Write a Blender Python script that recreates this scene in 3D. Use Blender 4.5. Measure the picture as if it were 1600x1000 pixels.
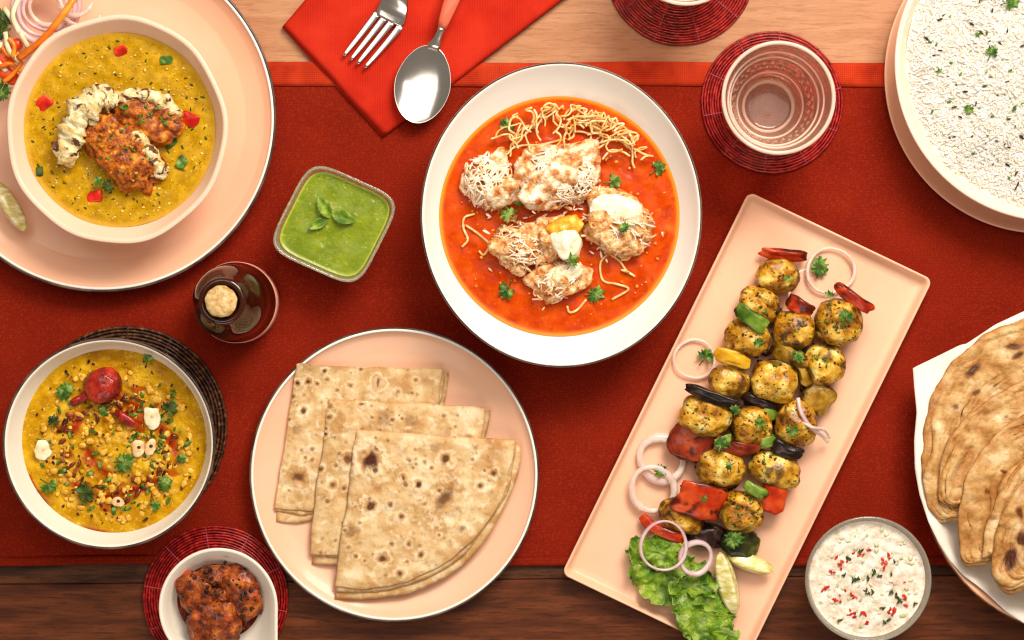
import bpy, math, random
import numpy as np
from mathutils import Vector
random.seed(7)
rng = np.random.default_rng(7)
scene = bpy.context.scene
for o in list(bpy.data.objects):
    bpy.data.objects.remove(o)
COL = scene.collection

# ------------------------------------------------------------------ camera
S = 0.00055            # metres of table per photograph pixel
D = 1.9                # camera height above the table
cam = bpy.data.cameras.new('camera')
cam.sensor_width = 36.0
cam.lens = 36.0 * D / (1600 * S)
cam.clip_start = 0.05
cam.clip_end = 50
camo = bpy.data.objects.new('camera', cam)
camo.location = (0, 0, D)
COL.objects.link(camo)
scene.camera = camo

# ------------------------------------------------------------------ light
world = bpy.data.worlds.new('World')
scene.world = world
world.use_nodes = True
world.node_tree.nodes['Background'].inputs[0].default_value = (1.0, 0.86, 0.74, 1)
world.node_tree.nodes['Background'].inputs[1].default_value = 0.20


def area_light(name, loc, target, sx, sy, power, color):
    l = bpy.data.lights.new(name, 'AREA')
    l.shape = 'RECTANGLE'
    l.size = sx
    l.size_y = sy
    l.energy = power
    l.color = color
    o = bpy.data.objects.new(name, l)
    o.location = loc
    o.rotation_euler = (Vector(target) - Vector(loc)).to_track_quat('-Z', 'Y').to_euler()
    COL.objects.link(o)
    return o


area_light('softbox_key', (0.55, 1.15, 1.35), (0.0, 0.05, 0.0), 0.80, 0.70, 35, (1.0, 0.90, 0.78))
area_light('softbox_overhead', (0.10, 1.15, 2.45), (0.08, 0.75, 0.0), 2.4, 1.8, 29, (1.0, 0.91, 0.81))
area_light('softbox_fill', (-0.3, -1.5, 1.3), (0, 0, 0), 1.3, 0.7, 7, (1.0, 0.90, 0.80))

scene.view_settings.view_transform = 'Standard'
scene.view_settings.look = 'None'
scene.view_settings.exposure = 0.18
scene.view_settings.gamma = 1.0
scene.render.engine = 'CYCLES'
scene.cycles.max_bounces = 10
scene.cycles.transmission_bounces = 10
scene.cycles.caustics_refractive = True
scene.cycles.filter_width = 1.3
scene.cycles.blur_glossy = 0.5
scene.cycles.sample_clamp_indirect = 4.0


# ------------------------------------------------------------------ helpers
def W(px, py, z=0.0):
    """world point at height z seen at photograph pixel (px, py)"""
    k = S * (D - z) / D
    return np.array(((px - 800) * k, (500 - py) * k, z))


def R(px, z=0.0):
    return px * S * (D - z) / D


def c(h, f=1.0):
    h = h.lstrip('#')
    out = []
    for i in (0, 2, 4):
        v = int(h[i:i + 2], 16) / 255
        v = v / 12.92 if v <= 0.04045 else ((v + 0.055) / 1.055) ** 2.4
        out.append(min(1.0, v * f))
    return tuple(out) + (1.0,)


def vnoise(p, seed=0):
    p = np.asarray(p, float)
    i = np.floor(p).astype(np.int64)
    f = p - i
    f = f * f * (3 - 2 * f)
    out = np.zeros(len(p))
    for dx in (0, 1):
        for dy in (0, 1):
            for dz in (0, 1):
                h = ((i[:, 0] + dx) * 73856093) ^ ((i[:, 1] + dy) * 19349663) ^ ((i[:, 2] + dz) * 83492791) ^ (seed * 2654435761 + 12345)
                h &= 0x7fffffff
                h = ((h >> 13) ^ h) * 1274126177 & 0x7fffffff
                h = ((h >> 16) ^ h) * 668265263 & 0x7fffffff
                h = (h >> 11) & 0xffff
                w = (f[:, 0] if dx else 1 - f[:, 0]) * (f[:, 1] if dy else 1 - f[:, 1]) * (f[:, 2] if dz else 1 - f[:, 2])
                out += w * (h / 65535.0)
    return out * 2 - 1


def fbm(p, scale, octv=3, seed=0):
    p = np.asarray(p, float) * scale
    o = np.zeros(len(p))
    a, t = 1.0, 0.0
    for k in range(octv):
        o += a * vnoise(p + 17.3 * k, seed + k)
        t += a
        a *= 0.5
        p = p * 2.03
    return o / t * 1.3


def sstep(a, b, x):
    t = np.clip((x - a) / (b - a), 0, 1)
    return t * t * (3 - 2 * t)


class MB:
    """collects vertices, faces and two per-vertex masks, builds ONE mesh"""

    def __init__(self):
        self.v, self.f, self.m, self.k, self.n = [], [], [], [], 0

    def add(self, v, f, m=0.0, k=0.0):
        v = np.asarray(v, float)
        self.v.append(v)
        n = self.n
        self.f.extend([tuple(int(i) + n for i in q) for q in f])
        self.m.append(np.broadcast_to(np.asarray(m, float), (len(v),)))
        self.k.append(np.broadcast_to(np.asarray(k, float), (len(v),)))
        self.n += len(v)
        return self

    def loft(self, rings, cap0=True, cap1=True, closed=True, m=None, k=None):
        rings = [np.asarray(r, float) for r in rings]
        N, M = len(rings[0]), len(rings)
        v = np.concatenate(rings)
        f = []
        for i in range(M - 1):
            for j in range(N if closed else N - 1):
                j2 = (j + 1) % N
                f.append((i * N + j, i * N + j2, (i + 1) * N + j2, (i + 1) * N + j))
        mm = np.zeros(len(v)) if m is None else np.concatenate([np.broadcast_to(np.asarray(x, float), (N,)) for x in m])
        kk = np.zeros(len(v)) if k is None else np.concatenate([np.broadcast_to(np.asarray(x, float), (N,)) for x in k])
        ex, em, ek = [], [], []
        for flag, base, rev in ((cap0, 0, True), (cap1, (M - 1) * N, False)):
            if flag and closed:
                ci = len(v) + len(ex)
                ex.append(v[base:base + N].mean(0))
                em.append(mm[base:base + N].mean())
                ek.append(kk[base:base + N].mean())
                for j in range(N):
                    a, b = base + j, base + (j + 1) % N
                    f.append((b, a, ci) if rev else (a, b, ci))
        if ex:
            v = np.concatenate([v, np.array(ex)])
            mm = np.concatenate([mm, em])
            kk = np.concatenate([kk, ek])
        return self.add(v, f, mm, kk)

    def tube(self, path, rad, n=6, closed=False, flat=1.0, skin=False, caps=True):
        path = np.asarray(path, float)
        L = len(path)
        rad = np.broadcast_to(np.asarray(rad, float), (L,))
        if closed:
            t = np.roll(path, -1, 0) - np.roll(path, 1, 0)
        else:
            t = np.gradient(path, axis=0)
        t /= np.linalg.norm(t, axis=1)[:, None] + 1e-12
        up = np.tile(np.array([0, 0, 1.0]), (L, 1))
        bad = np.abs(t[:, 2]) > 0.93
        up[bad] = np.array([0.3, 1, 0])
        s = np.cross(t, up)
        s /= np.linalg.norm(s, axis=1)[:, None] + 1e-12
        u = np.cross(s, t)
        rings, ms = [], []
        a = np.arange(n) * 2 * math.pi / n
        for i in range(L):
            rings.append(path[i] + rad[i] * (np.cos(a)[:, None] * s[i] + flat * np.sin(a)[:, None] * u[i]))
            ms.append(np.clip(np.cos(a), 0, 1) if skin else np.zeros(n))
        if closed:
            rings.append(rings[0])
            ms.append(ms[0])
        return self.loft(rings, caps and not closed, caps and not closed, m=ms)

    def build(self, name, mat, parent=None, loc=(0, 0, 0), smooth=True):
        me = bpy.data.meshes.new(name)
        v = np.concatenate(self.v) - np.asarray(loc)
        me.from_pydata(v.tolist(), [], self.f)
        me.update()
        if smooth:
            me.polygons.foreach_set('use_smooth', [True] * len(me.polygons))
        for nm, arr in (('m', self.m), ('k', self.k)):
            d = np.concatenate(arr)
            if d.any():
                at = me.attributes.new(nm, 'FLOAT', 'POINT')
                at.data.foreach_set('value', d.astype(np.float32))
        me.materials.append(mat)
        o = bpy.data.objects.new(name, me)
        COL.objects.link(o)
        if parent is not None:
            o.parent = parent
        else:
            o.location = loc
        return o


def tag(o, label, cat, group=None):
    o['label'] = label
    o['category'] = cat
    if group:
        o['group'] = group
    return o


def thing(name, label, cat, loc, group=None):
    o = bpy.data.objects.new(name, None)
    o.empty_display_size = 0.02
    o.location = tuple(float(x) for x in loc)
    COL.objects.link(o)
    return tag(o, label, cat, group)


def part(name, mb, mat, parent):
    p = parent
    loc = np.zeros(3)
    while p is not None:
        loc += np.array(p.location)
        p = p.parent
    return mb.build(name, mat, parent, loc)


def one(name, mb, mat, label, cat, group=None, stuff=False):
    v = np.concatenate(mb.v)
    loc = ((v[:, 0].min() + v[:, 0].max()) / 2, (v[:, 1].min() + v[:, 1].max()) / 2, v[:, 2].min())
    o = mb.build(name, mat, None, loc)
    tag(o, label, cat, group)
    if stuff:
        o['kind'] = 'stuff'
    return o


def solidify(o, th, offset=-1.0):
    md = o.modifiers.new('thickness', 'SOLIDIFY')
    md.thickness = th
    md.offset = offset
    return o


def circ(n):
    a = np.arange(n) * 2 * math.pi / n
    return np.stack([np.cos(a), np.sin(a)], 1)


def ring(center, rx, ry, z, n=96, ang=0.0, wob=None):
    u = circ(n)
    if wob is not None:
        u = u * (1 + wob(np.arange(n) * 2 * math.pi / n))[:, None]
    p = u * (rx, ry)
    ca, sa = math.cos(ang), math.sin(ang)
    p = np.stack([p[:, 0] * ca - p[:, 1] * sa, p[:, 0] * sa + p[:, 1] * ca], 1)
    return np.column_stack([p + np.asarray(center)[:2], np.full(n, z)])


def rmat(rz, rx=0.0, ry=0.0):
    cz, sz = math.cos(rz), math.sin(rz)
    cx, sx = math.cos(rx), math.sin(rx)
    cy, sy = math.cos(ry), math.sin(ry)
    A = np.array([[cz, -sz, 0], [sz, cz, 0], [0, 0, 1]])
    B = np.array([[1, 0, 0], [0, cx, -sx], [0, sx, cx]])
    C = np.array([[cy, 0, sy], [0, 1, 0], [-sy, 0, cy]])
    return A @ B @ C


def blob(mb, px, py, z, rx, ry, rz, rot=0, e=1.0, amp=0.08, ns=60, seed=0, bend=0.0, tilt=(0, 0), nu=36, nv=20, octv=3, k=0.0, dent=None, char=None, low=0.0):
    """super-ellipsoid; rx, ry in pixels, rz in metres, rot in degrees (counter-clockwise in the picture)"""
    a, b = R(rx, z), R(ry, z)
    om = np.arange(nu) * 2 * math.pi / nu
    et = np.linspace(-math.pi / 2 * 0.985, math.pi / 2 * 0.985, nv)
    sp = lambda x, q: np.sign(x) * np.abs(x) ** q
    rings = []
    for t in et:
        ct, st = sp(np.cos(t), e), sp(np.sin(t), e)
        rings.append(np.stack([ct * sp(np.cos(om), e), ct * sp(np.sin(om), e), np.full(nu, st)], 1))
    P = np.concatenate(rings)
    n = fbm(P * (a, b, rz) + seed * 3.1, ns, octv, seed)
    if dent is not None:
        n = n + dent(P)
    kk = np.full(len(P), float(k))
    if char is not None:
        ed = np.maximum(np.abs(P[:, 0]), np.abs(P[:, 1]))
        kk = sstep(char, char + .35, fbm(P * (a, b, rz) + seed * 1.7, 95, 3, seed + 40) + .55 * sstep(.75, 1.0, ed) - .25)
    if low:
        n = n + low / max(amp, 1e-6) * fbm(P + seed * 2.3, 1.3, 2, seed + 70)
    P = P * (1 + amp * n)[:, None] * (a, b, rz)
    P[:, 2] -= bend * (P[:, 0] / a) ** 2 * rz
    P = P @ rmat(math.radians(rot), math.radians(tilt[0]), math.radians(tilt[1])).T + W(px, py, z)
    rr = [P[i * nu:(i + 1) * nu] for i in range(nv)]
    mb.loft(rr, m=[sstep(-.1, .5, n[i * nu:(i + 1) * nu]) for i in range(nv)], k=[kk[i * nu:(i + 1) * nu] for i in range(nv)])
    return mb


def disc(mb, center, rx, ry, z, nr=50, nt=150, amp=0.0006, ns=90, seed=0, mask=None, ang=0.0, dome=0.0, wob=None):
    """liquid surface with a meniscus; mask(px, py, r) -> (m, k) per vertex"""
    rs = np.linspace(0, 1, nr + 1)[1:] ** 0.85
    rings = [ring(center, rx * r, ry * r, z, nt, ang, wob) for r in rs]
    P = np.concatenate(rings)
    r = np.repeat(rs, nt)
    P[:, 2] += amp * fbm(P, ns, 3, seed) * (1 - r ** 8) + 0.0008 * sstep(0.95, 1, r) + dome * (1 - r * r)
    f = []
    for i in range(nr - 1):
        for j in range(nt):
            j2 = (j + 1) % nt
            f.append((i * nt + j, (i + 1) * nt + j, (i + 1) * nt + j2, i * nt + j2))
    ci = len(P)
    P = np.vstack([P, P[:nt].mean(0)])
    for j in range(nt):
        f.append((j, (j + 1) % nt, ci))
    r = np.append(r, 0)
    m = k = 0.0
    if mask:
        kk = S * (D - z) / D
        m, k = mask(P[:, 0] / kk + 800, 500 - P[:, 1] / kk, r, P)
    return mb.add(P, f, m, k)


# ------------------------------------------------------------------ materials
def mat(name, base, bs=80, bdet=4, rough=0.5, layers=(), bump=0.0, bscale=200, metallic=0.0, trans=0.0, ior=1.45,
        sss=0.0, sssr=(1, .5, .3), coat=0.0, spec=0.3, rand=False, stretch=(1, 1, 1), sheen=0.0, bdist=0.002):
    m = bpy.data.materials.new(name)
    m.use_nodes = True
    nt = m.node_tree
    N, L = nt.nodes, nt.links
    b = N['Principled BSDF']

    def setv(k, v):
        b.inputs[k].default_value = v
    setv('Roughness', rough)
    setv('Metallic', metallic)
    setv('Transmission Weight', trans)
    setv('IOR', ior)
    setv('Specular IOR Level', spec)
    setv('Coat Weight', coat * .6)
    setv('Coat Roughness', 0.08)
    setv('Sheen Weight', sheen)
    if sss:
        setv('Subsurface Weight', sss)
        setv('Subsurface Radius', sssr)
        setv('Subsurface Scale', 0.004)
    tc = N.new('ShaderNodeTexCoord')
    mp = N.new('ShaderNodeMapping')
    mp.inputs['Scale'].default_value = stretch
    L.new(tc.outputs['Object'], mp.inputs[0])
    co = mp.outputs[0]
    if rand:
        oi = N.new('ShaderNodeObjectInfo')
        ml = N.new('ShaderNodeMath')
        ml.operation = 'MULTIPLY'
        ml.inputs[1].default_value = 3.0
        L.new(oi.outputs['Random'], ml.inputs[0])
        va = N.new('ShaderNodeVectorMath')
        L.new(co, va.inputs[0])
        L.new(ml.outputs[0], va.inputs[1])
        co = va.outputs[0]

    def noise(sc, det=4, ds=0.0):
        n = N.new('ShaderNodeTexNoise')
        n.inputs['Scale'].default_value = sc
        n.inputs['Detail'].default_value = det
        n.inputs['Distortion'].default_value = ds
        L.new(co, n.inputs['Vector'])
        return n.outputs['Fac']
    if isinstance(base, list):
        rp = N.new('ShaderNodeValToRGB')
        el = rp.color_ramp.elements
        while len(el) < len(base):
            el.new(0.5)
        for e, (p, col) in zip(el, base):
            e.position = 0.5 + (p - 0.5) * 0.55
            e.color = col
        L.new(noise(bs, bdet), rp.inputs[0])
        cur = rp.outputs[0]
    else:
        rgb = N.new('ShaderNodeRGB')
        rgb.outputs[0].default_value = base
        cur = rgb.outputs[0]
    for ly in layers:
        kind = ly[0]
        if kind == 'an':
            at = N.new('ShaderNodeAttribute')
            at.attribute_name = ly[1]
            ng = N.new('ShaderNodeMath')
            ng.operation = 'MULTIPLY'
            ng.use_clamp = True
            ng.inputs[1].default_value = -1.0
            L.new(at.outputs['Fac'], ng.inputs[0])
            fac = ng.outputs[0]
            col = ly[2]
        elif kind == 'a':
            at = N.new('ShaderNodeAttribute')
            at.attribute_name = ly[1]
            fac = at.outputs['Fac']
            col = ly[2]
        else:
            _, sc, lo, hi, col = ly[:5]
            if kind == 'n':
                src = noise(sc, ly[5] if len(ly) > 5 else 3, ly[6] if len(ly) > 6 else 0.0)
            elif kind == 'v':
                vn = N.new('ShaderNodeTexVoronoi')
                vn.inputs['Scale'].default_value = sc
                L.new(co, vn.inputs['Vector'])
                src = vn.outputs['Distance']
            else:
                wn = N.new('ShaderNodeTexWave')
                wn.bands_direction = kind.upper()
                wn.inputs['Scale'].default_value = sc
                wn.inputs['Distortion'].default_value = ly[5] if len(ly) > 5 else 0.4
                wn.inputs['Detail'].default_value = 2
                L.new(co, wn.inputs['Vector'])
                src = wn.outputs['Fac']
            mr = N.new('ShaderNodeMapRange')
            mr.inputs['From Min'].default_value = lo
            mr.inputs['From Max'].default_value = hi
            L.new(src, mr.inputs['Value'])
            fac = mr.outputs[0]
        mx = N.new('ShaderNodeMix')
        mx.data_type = 'RGBA'
        if col[3] < 1:
            mm = N.new('ShaderNodeMath')
            mm.operation = 'MULTIPLY'
            mm.inputs[1].default_value = col[3]
            L.new(fac, mm.inputs[0])
            fac = mm.outputs[0]
        L.new(fac, mx.inputs[0])
        L.new(cur, mx.inputs[6])
        mx.inputs[7].default_value = col[:3] + (1,)
        cur = mx.outputs[2]
    L.new(cur, b.inputs['Base Color'])
    if bump:
        bp = N.new('ShaderNodeBump')
        bp.inputs['Strength'].default_value = bump
        bp.inputs['Distance'].default_value = bdist
        L.new(noise(bscale, 5), bp.inputs['Height'])
        L.new(bp.outputs[0], b.inputs['Normal'])
    return m


def al(col, a):
    return col[:3] + (a,)


def ceramic(name, col, rough=0.22, speck=None):
    ly = [('n', 25, 0.35, 0.75, al(c('#ffffff'), 0.06))]
    if speck:
        ly.append(('v', 420, 0.16, 0.10, al(speck, 0.6)))
    return mat(name, col, rough=rough, layers=ly, bump=0.03, bscale=60, coat=0.25)


PEACH = c('#f4bf9c')
M_peach = ceramic('peach_glaze', PEACH, 0.3)
M_peach_speck = ceramic('speckled_peach_glaze', c('#f6cfb4'), 0.28, c('#b98a70'))
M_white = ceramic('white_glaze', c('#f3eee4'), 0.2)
M_cream = ceramic('cream_glaze', c('#efe6d6'), 0.22)
M_rimline = mat('dark_enamel_line', c('#3a2a22'), rough=0.25, layers=[('n', 60, .4, .7, c('#6d5848'))], coat=.3)
M_glass = mat('clear_glass', c('#fbf3e4'), rough=0.05, trans=.86, ior=1.47)
M_pinkglass = mat('rosy_glass', c('#ffd2b8'), rough=0.02, trans=0.80, ior=1.45)
M_pinkrim = mat('rosy_glass_edge', c('#ffe0cc'), rough=0.08, trans=0.35, ior=1.45, coat=.4)
M_steel = mat('polished_steel', c('#e9e4dc'), rough=0.16, metallic=1.0, layers=[('n', 30, .3, .8, al(c('#cfc6ba'), .5))])
M_salmon = mat('salmon_handle_lacquer', c('#d2563c'), rough=0.25, layers=[('n', 40, .3, .7, al(c('#e98a6c'), .5))], coat=.4)
M_herb = mat('coriander_green', [(.2, c('#24420c')), (.5, c('#466e1c')), (.8, c('#8fa850'))], bs=160, rough=0.45, rand=True, bump=.25, bscale=300, sss=.1, sssr=(.3, 1, .1))
M_herbdark = mat('dark_herb', [(.3, c('#1f3208')), (.7, c('#4b5c1a'))], bs=150, rough=0.5, rand=True)
M_seed = mat('dark_spice', [(.3, c('#1c0d06')), (.7, c('#55301a'))], bs=200, rough=0.5)
M_redbit = mat('red_pepper_flesh', [(.25, c('#a81608')), (.55, c('#d62a12')), (.85, c('#f0603a'))], bs=90, rough=0.3, coat=.35, rand=True)
M_onion = mat('onion_flesh', [(.3, c('#f6dccc')), (.7, c('#fff2e8'))], bs=90, rough=0.25, layers=[('a', 'm', al(c('#d98fa6'), .22))], trans=.38, ior=1.36, sss=.1, coat=.4)
M_onionpurple = mat('purple_onion_flesh', [(.3, c('#efc8cc')), (.7, c('#fae6e2'))], bs=90, rough=0.28, layers=[('a', 'm', al(c('#a33a78'), .55))], trans=.3, ior=1.36, sss=.1, coat=.4)
M_noodle = mat('golden_fried_noodle', [(.3, c('#e6ac58')), (.6, c('#f3cf8c')), (.85, c('#fdecc4'))], bs=150, rough=0.4, rand=True, coat=.2)


# ------------------------------------------------------------------ food builders
def leaf_sprig(px, py, z, size, rot, seed, mat_=None, label='', group=None, lobes=3, name='coriander_leaf', cat='herb'):
    """one coriander leaf: lobed leaflets with toothed edges, cupped, on a thin stalk"""
    mb = MB()
    r0 = random.Random(seed)
    s = R(size, z) * r0.uniform(.82, 1.0)
    cen = W(px, py, z)
    if lobes == 3 and r0.random() < .45:
        lobes = r0.choice((2, 4, 5))
    for i in range(lobes):
        a0 = math.radians(rot + (i - (lobes - 1) / 2) * 72 + r0.uniform(-14, 14))
        ln = s * (1.0 if i == lobes // 2 else 0.78) * r0.uniform(.85, 1.1)
        nt, nr = 31, 4
        th = np.linspace(-1, 1, nt)
        p0, p1 = r0.uniform(-.5, .5), r0.uniform(0, 6)
        rad = (.74 + .26 * np.cos(1.5 * math.pi * th + p0 * .5) ** 2) * (1 - .12 * th * th) + .05 * np.cos(th * 13 + p1) + .04 * np.cos(th * 23 + p1)
        ang = th * r0.uniform(.75, 1.0)
        tip = np.stack([ln * rad * np.cos(ang), ln * rad * np.sin(ang) * .95], 1)
        base = np.array([0.0, 0.0])
        rows = []
        tw = r0.uniform(-.5, .5)
        cup = r0.uniform(.2, .55)
        for q in range(nr + 1):
            t = q / nr
            p = base * (1 - t) + tip * t + np.array([ln * 0.05, 0]) * (1 - t)
            zz = s * (0.10 + cup * t * t * (np.abs(p[:, 1]) / ln) - 0.16 * (p[:, 0] / ln) ** 2 + tw * p[:, 1] / ln * .5) + s * .03 * np.cos(th * 9) * t
            rows.append(np.column_stack([p[:, 0] * math.cos(a0) - p[:, 1] * math.sin(a0), p[:, 0] * math.sin(a0) + p[:, 1] * math.cos(a0), zz]) + cen)
        mb.loft(rows, False, False, closed=False)
    a0 = math.radians(rot + 180 + r0.uniform(-25, 25))
    t = np.linspace(0, 1, 5)
    path = cen + np.column_stack([t * s * .8 * math.cos(a0), t * s * .8 * math.sin(a0), s * (.12 - .1 * t)])
    mb.tube(path, s * .045, 5)
    o = one(name, mb, mat_ or M_herb, label, cat, group)
    solidify(o, 0.00025, 0)
    return o


def bits(name, pts, size, mat_, label, cat, flat=.5, asp=2.0, seed=0):
    """many tiny scraps that nobody would count: one object, kind = stuff"""
    mb = MB()
    r = np.random.default_rng(seed)
    uv = []
    for lat in (-.9, 0, .9):
        for q in range(5):
            a = q * 2 * math.pi / 5 + lat
            uv.append((math.cos(a) * math.cos(lat), math.sin(a) * math.cos(lat), math.sin(lat)))
    uv = np.array(uv)
    F = [(i * 5 + j, i * 5 + (j + 1) % 5, (i + 1) * 5 + (j + 1) % 5, (i + 1) * 5 + j) for i in range(2) for j in range(5)] + [(4, 3, 2, 1, 0), (10, 11, 12, 13, 14)]
    for p in pts:
        s = size * r.uniform(.6, 1.35)
        q = uv * (1 + r.uniform(-.25, .25, (15, 1))) * (s * asp ** .5, s / asp ** .5, s * flat)
        mb.add(q @ rmat(r.uniform(0, 6.3), r.uniform(-.3, .3), r.uniform(-.3, .3)).T + p, F)
    return one(name, mb, mat_, label, cat, None, True)


def scatter(n, px, py, rx, ry, z, seed=0, rmin=0.0, jz=0.0):
    r = np.random.default_rng(seed)
    out = []
    for _ in range(n):
        a = r.uniform(0, 2 * math.pi)
        q = math.sqrt(r.uniform(rmin * rmin, 1))
        out.append(W(px + rx * q * math.cos(a), py + ry * q * math.sin(a), z + r.uniform(0, jz)))
    return out


def onion_ring(px, py, z, rad, wid, label, seed=0, purple=False, tilt=(0, 0), a0=0, a1=360, hgt=.8, name='onion_ring', group=None, sq=1.0):
    mb = MB()
    full = a1 - a0 >= 360
    n = 64 if full else max(14, int((a1 - a0) / 6))
    a = np.radians(np.linspace(a0, a1, n + (0 if full else 1), endpoint=not full))
    rr = R(rad, z) * (1 + 0.035 * np.sin(2 * a + seed) + 0.02 * np.sin(3 * a + seed * 2))
    P = np.column_stack([np.cos(a) * rr, np.sin(a) * rr * sq, 0.0006 * np.sin(2 * a + seed)])
    P = P @ rmat(0, math.radians(tilt[0]), math.radians(tilt[1])).T + W(px, py, z)
    wv = R(wid / 2, z) * (1 + .22 * np.sin(a * 2 + seed * 1.7))
    if not full:
        wv = wv * np.clip(np.minimum(np.arange(len(a)), np.arange(len(a))[::-1]) / 4, .25, 1)
    mb.tube(P, wv, 10, closed=full, flat=hgt, skin=True)
    return one(name, mb, M_onionpurple if purple else M_onion, label, 'onion', group)


def strand(mb, pts, rad, n=6, sub=6, flat=1.0):
    """smooth tube through (px, py, z) points (Catmull-Rom)"""
    P = np.array([W(*p) for p in pts])
    P = np.vstack([2 * P[0] - P[1], P, 2 * P[-1] - P[-2]])
    out = []
    for i in range(1, len(P) - 2):
        for t in np.linspace(0, 1, sub, endpoint=False):
            out.append(.5 * (2 * P[i] + (P[i + 1] - P[i - 1]) * t + (2 * P[i - 1] - 5 * P[i] + 4 * P[i + 1] - P[i + 2]) * t * t + (3 * P[i] - P[i - 1] - 3 * P[i + 1] + P[i + 2]) * t ** 3))
    out.append(P[-2])
    out = np.array(out)
    mb.tube(out, rad, n, flat=flat)
    return mb


def lime_wedge(px, py, z, ln, wd, rot, label, tilt=0.0, roll=20):
    mb = MB()
    A, B = R(ln, z), R(wd, z)
    us = np.linspace(-.995, .995, 26)
    rings, ms = [], []
    for u in us:
        w = math.sqrt(1 - u * u)
        nip = 1 + .0 * u
        pts, m = [], []
        for t in np.linspace(0, 1, 6):          # flesh side one
            q = t
            pts.append((-math.sin(.75) * B * 1.25 * w * q, -math.cos(.75) * B * 1.25 * w * q + B * .85 * w)); m.append(sstep(.86, .97, t) * .6)
        for an in np.linspace(-.75, .75, 9)[1:-1]:
            pts.append((math.sin(an) * B * 1.25 * w, -math.cos(an) * B * 1.25 * w + B * .85 * w)); m.append(1.0)
        for t in np.linspace(1, 0, 6)[:-1]:
            pts.append((math.sin(.75) * B * 1.25 * w * t, -math.cos(.75) * B * 1.25 * w * t + B * .85 * w)); m.append(sstep(.86, .97, t) * .6)
        pts = np.array(pts)
        rings.append(np.column_stack([np.full(len(pts), u * A * nip), pts[:, 0], pts[:, 1]]))
        ms.append(np.array(m))
    M = rmat(math.radians(rot), math.radians(roll), math.radians(tilt))
    mb.loft([r @ M.T + W(px, py, z) for r in rings], m=ms)
    return one('lime_wedge', mb, M_lime, label, 'lime')


M_lime = mat('lime_flesh', [(.25, c('#c9bc5c')), (.5, c('#e4d890')), (.8, c('#fbf6d4'))], bs=230, rough=0.22, stretch=(.35, 1, 1), layers=[('a', 'm', al(c('#8f9632'), .8))], bump=.3, bscale=300, sss=.2, coat=.4)


def plate(name, label, px, py, rpx, zr, mt, line=None, ang=0, ry=None, group=None, z0=0.002, well=.68):
    cen = W(px, py, zr)
    rx = R(rpx, zr)
    ry = rx if ry is None else R(ry, zr)
    root = thing(name, label, 'plate', (cen[0], cen[1], z0), group)
    prof = [(.52, z0 + .0005), (.55, z0 - .0003), (.58, z0 + .002), (.80, z0 + .0055), (.985, zr - .0028), (1.0, zr - .0010), (.9985, zr - .0001), (.992, zr), (.984, zr - .0004),
            (.95, zr - .0045), (.87, z0 + .0085), (.80, z0 + .0062), (well, z0 + .0048), (.3, z0 + .0044)]
    mb = MB()
    mb.loft([ring(cen, rx * a, ry * a, z, 128, ang) for a, z in prof])
    part('plate_body', mb, mt, root)
    if line:
        mb = MB()
        mb.tube(ring(cen, rx * .9955, ry * .9955, zr + .0001, 160, ang), line, 8, closed=True, flat=.6)
        part('rim_line', mb, M_rimline, root)
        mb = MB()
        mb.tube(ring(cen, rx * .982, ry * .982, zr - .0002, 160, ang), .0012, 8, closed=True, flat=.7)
        part('rim_highlight', mb, M_white, root)  # white ring paints the highlight along the rim
    return root, cen


def bowl(name, label, px, py, rxp, ryp, zr, sx, sy, zs, mt, lip=.0022, base=.55, z0=.003, ang=0, wob=None, line=None, n=128, cat='bowl', soupc=None, bulge=0.0):
    cen = W(px, py, zr)
    rx, ry = R(rxp, zr), R(ryp, zr)
    sx, sy = R(sx, zs), R(sy, zs)
    sc = cen if soupc is None else W(soupc[0], soupc[1], zs)
    root = thing(name, label, cat, (cen[0], cen[1], z0))
    br = min(sx, sy) * base / .8
    L = []

    def rg(cx, a, b, z, w=1.0):
        wf = (lambda t: wob(t) * w) if wob else None
        L.append(ring(cx, a, b, z, n, ang, wf))
    rg(cen, br * .9, br * .9, z0 + .001, 0)
    rg(cen, br, br, z0, 0)
    rg(cen, br * 1.03, br * 1.03, z0 + .003, 0)
    for t in (.2, .4, .6, .8):
        q = t ** .75
        rg(cen, br + (rx - br) * (t ** .6 * .9 + .1 * t), br + (ry - br) * (t ** .6 * .9 + .1 * t), z0 + .003 + (zr - z0 - .005) * t, q)
    rg(cen, rx * .999, ry * .999, zr - .0012)
    rg(cen, rx, ry, zr - .0006)
    rg(cen, rx - lip * .25, ry - lip * .25, zr)
    rg(cen, rx - lip * .75, ry - lip * .75, zr)
    rg(cen, rx - lip, ry - lip, zr - .0006)
    for t in (.12, .3, .5, .7, .88, 1.0):
        e_ = t * (1 - bulge) + bulge * t * t
        rg(cen * (1 - t) + sc * t, (rx - lip) * (1 - e_) + sx * e_, (ry - lip) * (1 - e_) + sy * e_, zr - .0006 - (zr - zs) * t, 1 - .7 * t)
    rg(sc, sx * .8, sy * .8, max(z0 + .008, zs - .012), .1)
    rg(sc, sx * .5, sy * .5, z0 + .006, 0)
    mb = MB()
    mb.loft(L)
    part('bowl_body', mb, mt, root)
    if line:
        mb = MB()
        mb.tube(ring(cen, rx - lip * .3, ry - lip * .3, zr - .0001, 180, ang, wob), line, 8, closed=True, flat=.7)
        part('rim_line', mb, M_rimline, root)
    return root, cen, sc


# ================================================================== the table
def wood(name, ramp, streak, streak2, rough):
    return mat(name, ramp, bs=110, bdet=7, rough=rough, stretch=(.11, 1, 1), bump=.22, bscale=520, bdist=.0008,
               layers=[('n', 34, .50, .72, al(streak, .4), 6, .6), ('n', 1500, .52, .72, al(streak2, .35), 2), ('n', 230, .52, .75, al(streak2, .6), 3), ('n', 430, .56, .62, al(streak2, .55), 2), ('n', 900, .55, .8, al(streak2, .5), 2)])


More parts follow.
